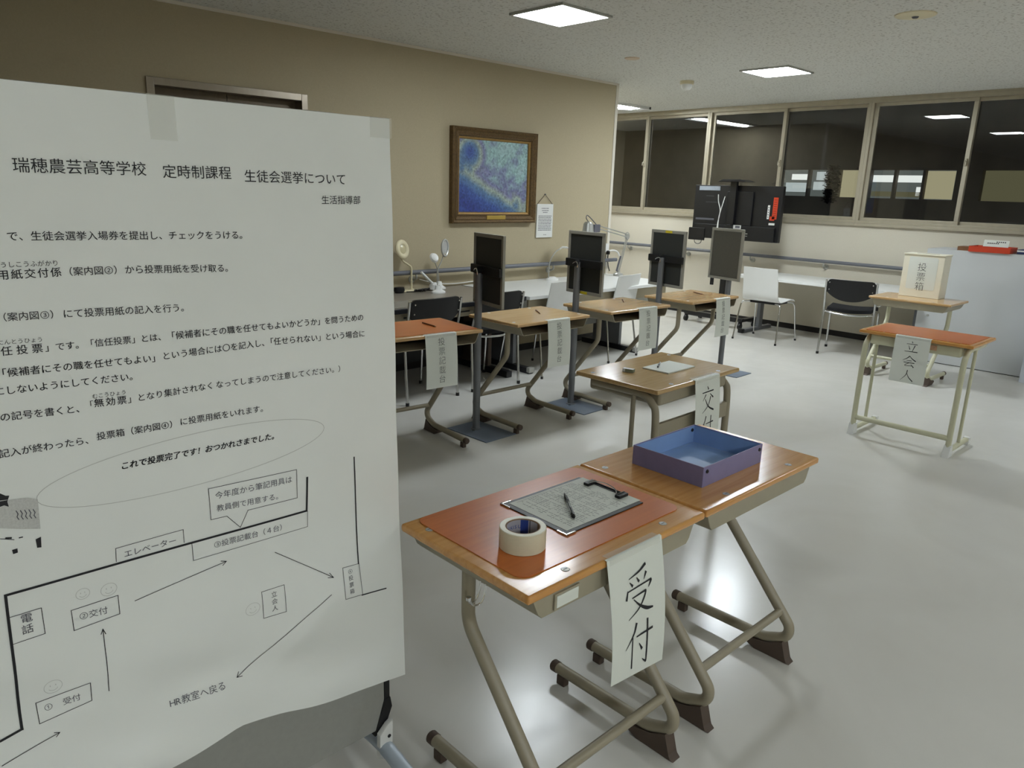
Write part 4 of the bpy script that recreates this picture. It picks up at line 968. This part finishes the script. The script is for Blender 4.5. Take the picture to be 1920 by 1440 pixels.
b = MB(); b.box(-.075, -.03, -.28, .85, .10, .13, .006); b.box(-.09, .0, -.20, .46, .08, .135, .008)
for y in (-.24, .50): b.box(-.06, .30, y - .03, y + .03, .085, .12, .008)
b.build('stand_base', M_BLACK, t)
for x in (-.05, .27):
    for y in (-.24, .50):
        b = MB(); b.lathe([(.0, -.014), (.036, -.014), (.036, .014), (0, .014)], 20, T(x, y, .036) @ R(PI / 2, 'X')); b.box(x - .012, x + .022, y - .018, y + .018, .055, .085, .004)
        b.mi = 1; b.lathe([(.012, -.0155), (.022, -.0155), (.022, -.0145), (.012, -.0145)], 16, T(x, y, .036) @ R(PI / 2, 'X'), closed=True); b.build('caster', [M_BLACK, M_SILVER], t)
b = MB()
b.tube(catmull([(-.035, .22, 1.52), (-.05, .20, 1.44), (-.06, .165, 1.36), (-.065, .16, 1.30), (-.07, .175, 1.16), (-.072, .17, 1.02)], 6), .005, 6)
b.tube(catmull([(-.035, .13, 1.50), (-.06, .135, 1.42), (-.068, .15, 1.34), (-.07, .165, 1.24), (-.075, .155, 1.02), (-.08, .13, .80)], 6), .005, 6)
b.build('white_cable', M_WHITEPL, t)
b = MB(); b.tube(catmull([(-.02, .50, .99), (-.022, .49, .955), (-.022, .45, .94), (-.022, .41, .955), (-.02, .40, .99)], 6), .004, 6); b.build('cable_loop', M_BLACK, t)

# ------------------------------------------------------------------ right side cabinet
t = thing('grey_cabinet', 'tall pale grey cabinet behind the ballot box, at the right edge', 'cabinet', (0, 0, 0))
b = MB(); b.box(7.80, 8.26, 1.54, 2.50, .006, 1.08, .004); b.build('cabinet_body', M_CABINET, t)
b = MB(); b.box(7.815, 8.25, 1.55, 2.49, 0, .006); b.build('plinth', M_BASE, t)
b = MB(); b.lathe([(0, -.004), (.011, -.004), (.011, .002), (0, .002)], 16, T(7.7975, 2.40, .45) @ R(PI / 2, 'Y')); b.build('lock', M_SILVER, t)
t = thing('white_cabinet', 'white cabinet corner just showing at the right edge of the photo', 'cabinet', (0, 0, 0))
b = MB(); b.box(7.57, 8.26, .70, 1.515, 0, 1.02, .004); b.build('cabinet_body', mat('bluish_white', (206, 212, 222), .45, var=.01), t)
b = MB(); b.box(7.566, 7.57, 1.12, 1.40, .05, .98, .001); b.build('cabinet_door', M_WHITEPL, t)
CZ = 1.0802
t = thing('document_tray', 'red orange open tray on top of the grey cabinet', 'tray', (7.90, 1.985, CZ))
b = MB(); b.box(-.12, .12, -.165, .165, 0, .003); b.box(-.12, -.116, -.165, .165, .003, .05); b.box(.116, .12, -.165, .165, .003, .05); b.box(-.116, .116, -.165, -.161, .003, .05); b.box(-.116, .116, .161, .165, .003, .05); b.build('tray_body', M_RED, t)
b = MB(); b.box(-.001, .001, -.10, .10, 0, .06)
b.mi = 1
for x0, z, n in ((.0, .043, 5), (.07, .030, 6)):
    for k in range(n): b.box(-.0016, -.001, x0 - .016 * k - .011, x0 - .016 * k, z - .004, z + .005)
o = b.build('note_card', [M_PAPER, M_INK], None, smooth=0); o.location = (7.86, 1.955, 1.1335); o.rotation_euler = (0, D(14), 0)
tag(o, 'white card with two printed lines standing in the red tray', 'card')
o.location = (7.845, 1.955, CZ + .051)
b = MB()
for k in range(4): b.box(7.86, 8.02, 2.17, 2.265, CZ + .009 * k, CZ + .009 * k + .0085, .001)
tag(b.build('wooden_block', M_BROWN), 'low brown stack left of the red tray on the cabinet', 'stack')
b = MB(); b.box(7.86, 8.06, 1.60, 1.785, CZ, CZ + .04, .004); b.mi = 1; b.box(7.8585, 7.86, 1.66, 1.785, CZ + .02, CZ + .034)
tag(b.build('navy_box', [M_NAVY, M_WHITEPL]), 'navy blue box with white band right of the red tray', 'box')

# ------------------------------------------------------------------ ballot box
t = thing('ballot_box', 'cream ballot box with the 投票箱 label standing on a desk', 'ballot box', (7.085, 2.257, TOP + .0005))
b = MB(); b.box(-.085, .085, -.163, .163, 0, .362, .003); b.build('box_body', M_BOXCREAM, t)
b = MB(); b.box(-.092, .092, -.168, .168, .362, .372, .002); b.mi = 1; b.box(-.012, .012, -.09, .09, .372, .3724); b.build('lid', [M_BOXCREAM, M_INK], t)
b = MB(); w, h, z0 = .116, .138, .206
pts = []
for cy, cz, a0 in ((w - .014, h - .014, 0), (-w + .014, h - .014, 90), (-w + .014, -h + .014, 180), (w - .014, -h + .014, 270)):
    for k in range(5):
        a = D(a0 + 22.5 * k); pts.append((cy + .014 * math.cos(a), z0 + cz + .014 * math.sin(a)))
b.prism(pts, 'x', -.0862, -.0851)
b.mi = 1
for k, ch in enumerate('投票箱'):
    sz = .078
    b.glyph(ch, -.014, lambda X, Y: Vector((-.0868, -(-sz / 2 + X * sz) + .004, z0 + .085 - .083 * k - .03 + (Y - .38) * sz)))
b.build('box_label', [M_PAPER, M_INK], t, smooth=0, recalc=False)['label'] = 'white label with 投票箱'

# ------------------------------------------------------------------ notice board and poster
t = thing('notice_board', 'free standing board carrying the large election poster on the left', 'notice board', (0, 0, 0))
b = MB(); b.box(-.36, .912, 1.402, 1.430, .13, 1.628, .002); b.build('board_panel', mat('board_grey', (150, 150, 144), .6, var=.03, scale=60), t)
b = MB()
for x0, x1, z0, z1 in ((.912, .928, .17, 1.634), (-.376, -.36, .17, 1.634), (-.36, .912, 1.628, 1.634)):
    b.box(x0, x1, 1.400, 1.432, z0, z1, .002)
b.build('board_frame', M_BLACK, t)
for s, x in ((1, .92), (-1, -.368)):
    b = MB(); b.prism([(x - s * .04, .118), (x - s * .012, .125), (x + s * .013, .185), (x + s * .008, .215), (x - s * .008, .215)], 'y', 1.398, 1.434); b.build('corner_gusset', M_BLACK, t)
    X = x - s * .018
    b = MB(); b.prism([(X - .020, .060), (X + .002, .046), (X + .020, .056), (X + .022, .158), (X + .006, .150), (X - .018, .128)], 'y', 1.380, 1.397, bev=.003)
    b.mi = 1
    for z in (.078, .116): b.lathe([(0, -.001), (.005, -.001), (.005, .001), (0, .001)], 10, T(X + .009, 1.3795, z) @ R(PI / 2, 'X'))
    fp = b.build('foot_plate', [M_WHITEPL, M_INK], t)
    b = MB(); b.tube(catmull([(X, 1.78, .022), (X, 1.66, .035), (X, 1.50, .075), (X, 1.41, .085), (X, 1.32, .072), (X, 1.16, .034), (X, 1.04, .022)], 6), .021, 12, flat=.8); b.build('foot', mat('pale_blue_grey', (176, 186, 196), .4, metal=.2, var=.03), t, smooth=60)
    for y in (1.05, 1.77):
        b = MB(); b.lathe([(0, 0), (.02, 0), (.02, .012), (0, .012)], 12, T(X, y, 0)); b.build('foot_pad', M_RUBBER, t)

YP = 1.3965
def poster_pt(x, z, e=0.0):
    s = max(0.0, min(1.0, (.80 - z) / .52))
    g = s * s * (3 - 2 * s)
    r = .010 * math.sin(9 * x + 26 * z + 1.2 * math.sin(7 * x)) + .006 * math.sin(31 * z - 12 * x) + .004 * math.sin(55 * z + 17 * x)
    tilt = .03 * max(0, (.45 - z) / .17) ** 1.5 * math.exp(-((x - .50) / .22) ** 2)
    m = .0012 * math.sin(21 * z + 3 * x) + .0008 * math.sin(14 * x - 9 * z)
    q = max(0.0, min(1.0, (.93 - x) / .25))
    return Vector((x, YP - .004 - e - .020 * g - g * r * q - tilt - m, z))
XR0, XR1, XL = .9427, .957, -.07
def bottom_z(x):
    P = [(-.1, .30), (.1, .33), (.3762, .352), (.5232, .366), (.6225, .350), (.7445, .322), (.86, .297), (.96, .282)]
    for (a, za), (c, zc) in zip(P[:-1], P[1:]):
        if x <= c: return za + (zc - za) * (x - a) / (c - a)
    return .28
b = MB()
def pf(u, v):
    zt = 1.6375
    xr = XR0 + (XR1 - XR0) * min(1, v * 1.4)
    x = XL + (xr - XL) * u
    z = zt + (bottom_z(x) - zt) * v
    return poster_pt(x, z)
b.sheet(pf, 60, 80, thick=.0004)
F = lambda x, z: poster_pt(x, z, .0014)
def row(s, p, q, em, off, n, shear):
    dx, dz = q[0] - p[0], q[1] - p[1]
    pitch = dx / n
    size = em or pitch * 1.0
    x = p[0]
    for ch in s:
        if ch not in ' 　':
            adv = pitch
            if s.startswith('HR') and ch in 'HR': adv = pitch * .65
            zc = p[1] + dz * (x - p[0]) / dx
            xo = x + (pitch - size) / 2
            b.glyph(ch, off, lambda X, Y: F(xo + X * size + shear * (Y - .38) * size, zc + (Y - .38) * size + dz / dx * X * size))
            x += adv
        else:
            x += pitch
b.mi = 1
for r_ in POSTER_ROWS:
    b.mi = 4 if r_[1][1] < .9 else 1
    row(*r_)
b.mi = 4
for s, p, q, em, off in POSTER_COLUMNS:
    for k, ch in enumerate(s):
        a = k / (len(s) - 1)
        cx, cz = p[0] + (q[0] - p[0]) * a, p[1] + (q[1] - p[1]) * a
        b.glyph(ch, off, lambda X, Y: F(cx + (X - .5) * em, cz + (Y - .38) * em))
for pts, w, k in POSTER_LINES:
    b.mi = 2 if k else 1
    b.line(pts, w, F)
b.mi = 2
el = [(.49 + .272 * math.cos(a), .977 + .052 * math.sin(a) + .009 * math.cos(a)) for a in [2 * PI * k / 60 for k in range(61)]]
b.line(el, .0011, F)
b.mi = 3
b.poly([F(*p) for p in ((.15, .982), (.205, .975), (.2197, .968), (.2175, .914), (.19, .922), (.15, .936))])
b.mi = 4
for k in range(5): b.line([(.187 + .006 * k, .956 - .001 * k), (.189 + .006 * k, .950 - .001 * k), (.187 + .006 * k, .945 - .001 * k), (.189 + .006 * k, .940 - .001 * k)], .0014, lambda x, z: poster_pt(x, z, .0018))
b.mi = 1
b.poly([F(*p) for p in ((.2084, .897), (.2166, .8994), (.2152, .8797), (.2089, .8808))])
b.poly([F(*p) for p in ((.1733, .8885), (.181, .889), (.1808, .8811), (.1739, .8804))])
b.poly([F(*p) for p in ((.13, .995), (.168, .993), (.176, .986), (.181, .985), (.177, .975), (.178, .966), (.172, .97), (.16, .968), (.13, .97))])
b.line([(.150, .917), (.171, .909), (.178, .906)], .0012, F); b.line([(.168, .912), (.174, .9105)], .003, F); b.line([(.186, .907), (.190, .907)], .002, F)
poster = tag(b.build('election_poster', [M_POSTER, M_INK, M_INKPALE, mat('halftone_grey', (198, 198, 194), .6, var=.1, scale=300), M_INKMID], None, smooth=60, recalc=False), 'large white printed poster about a student election, at the left of the photo', 'poster')
for x0, x1, z0, z1 in ((.455, .50, 1.565, 1.639), (.893, .947, 1.598, 1.639)):
    b = MB(); b.sheet(lambda u, v: poster_pt(x0 + (x1 - x0) * u, z0 + (z1 - z0) * v, .0018), 4, 6); b.build('clear_tape', M_TAPE, poster, smooth=60)
b = MB(); b.sheet(lambda u, v: Vector((XL + (XR0 - XL) * u, YP - .004 + .045 * v - .002, 1.6378 + .0006 * math.sin(40 * u))), 20, 3); b.build('folded_edge', M_POSTER, poster, smooth=60)

# ------------------------------------------------------------------ things on the desks
Z = TOP
t = thing('tape_roll', 'roll of clear packing tape standing on the brown mat', 'tape', (1.104, 1.109, Z + .0026))
b = MB(); b.lathe([(.041, .0005), (.053, 0), (.0545, .0015), (.0545, .0485), (.053, .050), (.041, .0495)], 56, closed=True); b.build('tape_winding', M_TAPEROLL, t)
b = MB(); b.lathe([(.0385, .0005), (.0409, .0005), (.0409, .0495), (.0385, .0495)], 56, closed=True)
def cyl(a, z, r): return Vector((r * math.cos(a), r * math.sin(a), z))
def patch(a0, a1, z0, z1, r=.0382, n=12):
    for k in range(n):
        p, q = a0 + (a1 - a0) * k / n, a0 + (a1 - a0) * (k + 1) / n
        b.poly([cyl(p, z0, r), cyl(q, z0, r), cyl(q, z1, r), cyl(p, z1, r)])
A0 = D(62)
b.mi = 1; patch(A0 - D(78), A0 + D(62), .006, .047, .0383, 24)
b.mi = 2; patch(A0 - D(36), A0 - D(8), .006, .047, .0381)
b.mi = 3; patch(A0 - D(44), A0 - D(40), .006, .047, .0381)
for k in range(5): patch(A0 + D(0 + 11 * k), A0 + D(9 + 11 * k), .012, .0135, .0381, 3)
b.mi = 2
for k, ch in enumerate('SEKISUI'):
    b.glyph(ch, .012, lambda X, Y: cyl(A0 + D(58) - (k * .0082 + X * .0115 - (.0035 if k > 3 else 0)) / .0382, .026 + Y * .0125, .0380))
b.build('core', [M_CARD, mat('label_grey', (178, 176, 184), .5, var=.02), M_LABELBLUE, M_INKMID], t, recalc=False)

t = thing('clipboard', 'black clipboard with a printed sheet lying on the brown mat', 'clipboard', (1.371, 1.1925, Z + .0026), D(-.3))
b = MB(); b.box(-.150, .150, -.115, .115, 0, .003, .001); b.build('backing_board', M_BLACK, t)
for y in (-1, 1):
    b = MB(); b.box(-.1515, -.118, y * .1165 - .003, y * .1165 + .003, -.0003, .0042, .001); b.box(-.1525, -.1465, min(y * .085, y * .1195), max(y * .085, y * .1195), -.0003, .0042, .001)
    b.build('corner_guard', M_CHROME, t)
b = MB(); b.box(.139, .148, -.062, .062, .0042, .0062, .0008); b.tube([(.146, -.062, .007), (.146, .062, .007)], .003, 10)
for y in (-.056, .056): b.box(.112, .150, y - .009, y + .009, .0042, .013, .002)
b.build('clip', M_BLACK, t)
b = MB(); b.tube(catmull([(.116, -.05, .014), (.128, -.035, .020), (.132, 0, .024), (.128, .035, .020), (.116, .05, .014)], 6), .0014, 6); b.tube([(.146, -.052, .0145), (.120, -.052, .0145)], .0014, 6); b.tube([(.146, .052, .0145), (.120, .052, .0145)], .0014, 6); b.build('clip_wire', M_CHROME, t)
b = MB(); b.box(-.134, .154, -.102, .104, .0032, .0040)
b.mi = 1
random.seed(11)
for r_ in range(27):
    x = .105 - r_ * .0082
    y = .092
    if r_ % 6 == 5: continue
    while y > -.085:
        l = random.choice((.006, .010, .016)); 
        if random.random() < .72: b.box(x - .0009, x + .0009, y - l, y, .0040, .0042)
        y -= l + .003
for y in (.095, .055, .01, -.03, -.07): b.box(-.115, .10, y - .0004, y + .0004, .0040, .0042)
o = b.build('printed_sheet', [M_PAPER, M_INKGREY], None, smooth=0); o.location = (1.371, 1.1925, Z + .0026); o.rotation_euler = (0, 0, D(-.3))
tag(o, 'white printed list held by the black clipboard', 'paper')
a = math.atan2(1.243 - 1.126, 1.39 - 1.299)
t = thing('ballpoint_pen', 'black and clear ballpoint pen lying across the printed list', 'pen', (1.3445, 1.1845, Z + .0118), a)
RX = R(PI / 2, 'Y')
b = MB(); b.lathe([(.0046, -.072), (.0049, -.05), (.0049, .02), (.0049, .028), (.0049, .028)], 14, RX); b.build('clear_barrel', M_CLEAR, t)
b = MB(); b.lathe([(0, .075), (.0012, .073), (.0030, .060), (.0052, .045), (.0054, .022), (0, .022)], 14, RX); b.build('tip_grip', M_BLACK, t)
b = MB(); b.lathe([(0, -.079), (.003, -.079), (.003, -.0725), (.0052, -.072), (.0052, -.058), (0, -.058)], 14, RX); b.box(-.074, -.030, -.0018, .0018, .0055, .0072, .0005); b.lathe([(0, -.058), (.0016, -.058), (.0016, .022), (0, .022)], 8, RX); b.build('cap_clip', M_BLACK, t)

t = thing('letter_tray', 'blue violet open document tray on the front desk', 'tray', (1.906, 1.1625, Z + .0004))
def tray_shell(b):
    w, d, h, th, tp = .164, .124, .061, .003, .004
    for s in (-1, 1):
        b.box(s * w - (th if s > 0 else 0), s * w + (0 if s > 0 else th), -d, d, 0, h, .0008)
        b.box(-w + th, w - th, s * d - (th if s > 0 else 0), s * d + (0 if s > 0 else th), 0, h, .0008)
b = MB(); tray_shell(b); b.build('tray_wall', M_BLUE, t)
b = MB(); b.box(-.161, .161, -.121, .121, 0, .003)
for x0, x1, y0, y1 in ((-.1609, -.1597, -.121, .121), (.1597, .1609, -.121, .121), (-.1597, .1597, -.1209, -.1197), (-.1597, .1597, .1197, .1209)): b.box(x0, x1, y0, y1, .003, .058)
b.mi = 1
for x0, x1, y0, y1 in ((-.152, .152, -.113, -.1115), (-.152, .152, .1115, .113), (-.152, -.1505, -.1115, .1115), (.1505, .152, -.1115, .1115)): b.box(x0, x1, y0, y1, .003, .0036)
b.build('tray_lining', [M_BLUEIN, mat('lining_edge', (150, 168, 198), .5, var=.02)], t)
for (x, y, ax) in ((-.146, -.1242, 'y-'), (.146, -.1242, 'y-'), (-.146, .1192, 'y-'), (.146, .1192, 'y-')):
    b = MB(); b.lathe([(0, .001), (.0035, .001), (.0035, .0025), (.0058, .0025), (.0058, 0), (0, 0)], 14, T(x, y, .046) @ R(PI / 2, 'X')); b.build('rivet', M_BLACK, t)

# on the 交付 desk
b = MB(); b.box(-.112, .112, -.072, .072, 0, .006, .0008); o = b.build('paper_stack', M_PAPER, None); o.location = (2.878, 1.955, .7105); o.rotation_euler = (0, 0, D(2)); tag(o, 'small stack of white ballot papers on the 交付 desk', 'paper stack')
t = thing('binder_clip', 'black marker pen resting on the white paper stack', 'pen', (2.862, 2.00, .7168), D(30))
b = MB(); b.tube([(-.06, 0, .0045), (-.005, 0, .0045)], .0042, 10); b.build('pen_cap', M_BLACK, t)
b = MB(); b.tube([(-.005, 0, .0045), (.05, 0, .0045), (.062, 0, .0045)], [.0038, .0038, .001], 10); b.build('pen_barrel', M_CLEAR, t)
t.name = 'marker_pen'
b = MB(); b.box(-.026, .026, -.012, .012, 0, .016, .002); b.mi = 1; b.box(-.012, .0265, -.0125, .0125, .001, .0155, .001); o = b.build('eraser', [M_WHITEPL, mat('eraser_sleeve', (128, 134, 112), .5, var=.05)], None); o.location = (2.655, 2.02, .7103); o.rotation_euler = (0, 0, D(-75)); tag(o, 'small grey sleeved eraser on the 交付 desk', 'eraser')
# pencils
for (p, q, z), lb in zip((((2.578, 3.49), (2.567, 3.344), TOPB + .0026), ((3.505, 3.475), (3.42, 3.345), TOPB), ((4.43, 3.475), (4.35, 3.40), TOPB), ((5.317, 3.43), (5.262, 3.297), TOPB)),
                    ('brown pencil on the booth desk beside the notice board', 'brown pencil on the second booth desk', 'brown pencil on the third booth desk', 'dark pencil on the booth desk nearest the windows')):
    a = math.atan2(q[1] - p[1], q[0] - p[0]); l = .15 if z else .1
    t = thing('pencil', lb, 'pencil', ((p[0] + q[0]) / 2, (p[1] + q[1]) / 2, z + .0042), a, 'pencils on the booth desks')
    b = MB(); b.lathe([(0, -.075), (.004, -.075), (.004, .055), (0, .055)], 6, RX); b.build('shaft', M_PENCIL, t, smooth=0)
    b = MB(); b.lathe([(.004, .0551), (.0012, .072), (0, .075)], 6, RX); b.build('point', M_CARD, t, smooth=0)

# ------------------------------------------------------------------ building across the courtyard, seen through the windows
t = thing('building', 'dark building wing with lit windows seen through the glass', 'building', (13.0, 0, 0))
b = MB(); b.box(.12, .3, -8, 14, -3, 1.55); b.box(.12, .3, -8, 14, 2.0, 5.5)
segs = [(-8, 2.55), (3.62, 3.98), (5.28, 5.36), (5.80, 5.99), (6.86, 14)]
for y0, y1 in segs: b.box(.12, .3, y0, y1, 1.55, 2.0)
b.build('facade', M_NIGHT, t, smooth=0)
LITW = emit('lit_room_white', (196, 206, 206), .8)
LITC = emit('lit_room_cream', (196, 188, 152), .62)
LITD = emit('lit_room_dim', (150, 146, 112), .3)
LITB = emit('lit_blind', (240, 244, 240), 1.0)
LITG = emit('lit_room_grey', (138, 146, 142), .38)
def lit(y0, y1, m, strips=(), bars=()):
    b = MB(); b.poly([(.26, y0, 1.55), (.26, y1, 1.55), (.26, y1, 2.0), (.26, y0, 2.0)]); w = b.build('lit_window', m, t, smooth=0)
    for (a, c, z0, z1, mm) in strips:
        b = MB(); b.box(.22, .24, a, c, z0, z1); b.build('blind', mm, w, smooth=0)
    for y in bars:
        b = MB(); b.box(.12, .22, y - .02, y + .02, 1.55, 2.0); b.build('mullion', M_NIGHT, w, smooth=0)
lit(5.99, 6.86, LITG, ((6.40, 6.70, 1.83, 1.93, LITB), (6.0, 6.28, 1.66, 1.80, LITW), (6.36, 6.80, 1.62, 1.78, LITW), (6.02, 6.24, 1.83, 1.97, LITW)), (6.34,))
lit(5.36, 5.80, LITC)
lit(3.98, 5.28, LITG, ((4.90, 5.26, 1.81, 1.92, LITB), (4.48, 4.86, 1.81, 1.92, LITB), (4.46, 5.26, 1.58, 1.66, LITD), (4.02, 4.42, 1.56, 1.99, LITC), (4.50, 4.56, 1.60, 1.74, LITB)), (4.88, 4.44))
lit(2.55, 3.62, LITD, ((2.6, 3.02, 1.60, 1.72, LITC),), (2.8,))
# dark shrub standing in front of it
t = thing('shrub', 'dark leafy shrub outline against the lit windows outside', 'shrub', (12.75, 5.74, 1.2))
b = MB(); b.tube([(0, 0, -1.2), (.01, .01, .2), (0, 0, .62)], [.03, .02, .008], 8); b.build('stem', M_NIGHT, t)
b = MB(); random.seed(5)
for k in range(650):
    z = random.uniform(.25, .85); rr = .105 * (1.15 - abs(z - .5) * 1.5)
    c = Vector((random.uniform(-rr, rr), random.uniform(-rr, rr), z)); a = random.uniform(0, 2 * PI); q = random.uniform(-.6, .6); s = .055
    e1 = Vector((math.cos(a), math.sin(a), q)).normalized() * s; e2 = e1.cross(Vector((0, .3, 1))).normalized() * s * .45
    b.poly([c - e1, c + e2, c + e1, c - e2])
b.build('leaves', mat('dark_leaf', (22, 26, 20), .7, var=.2), t, smooth=0)
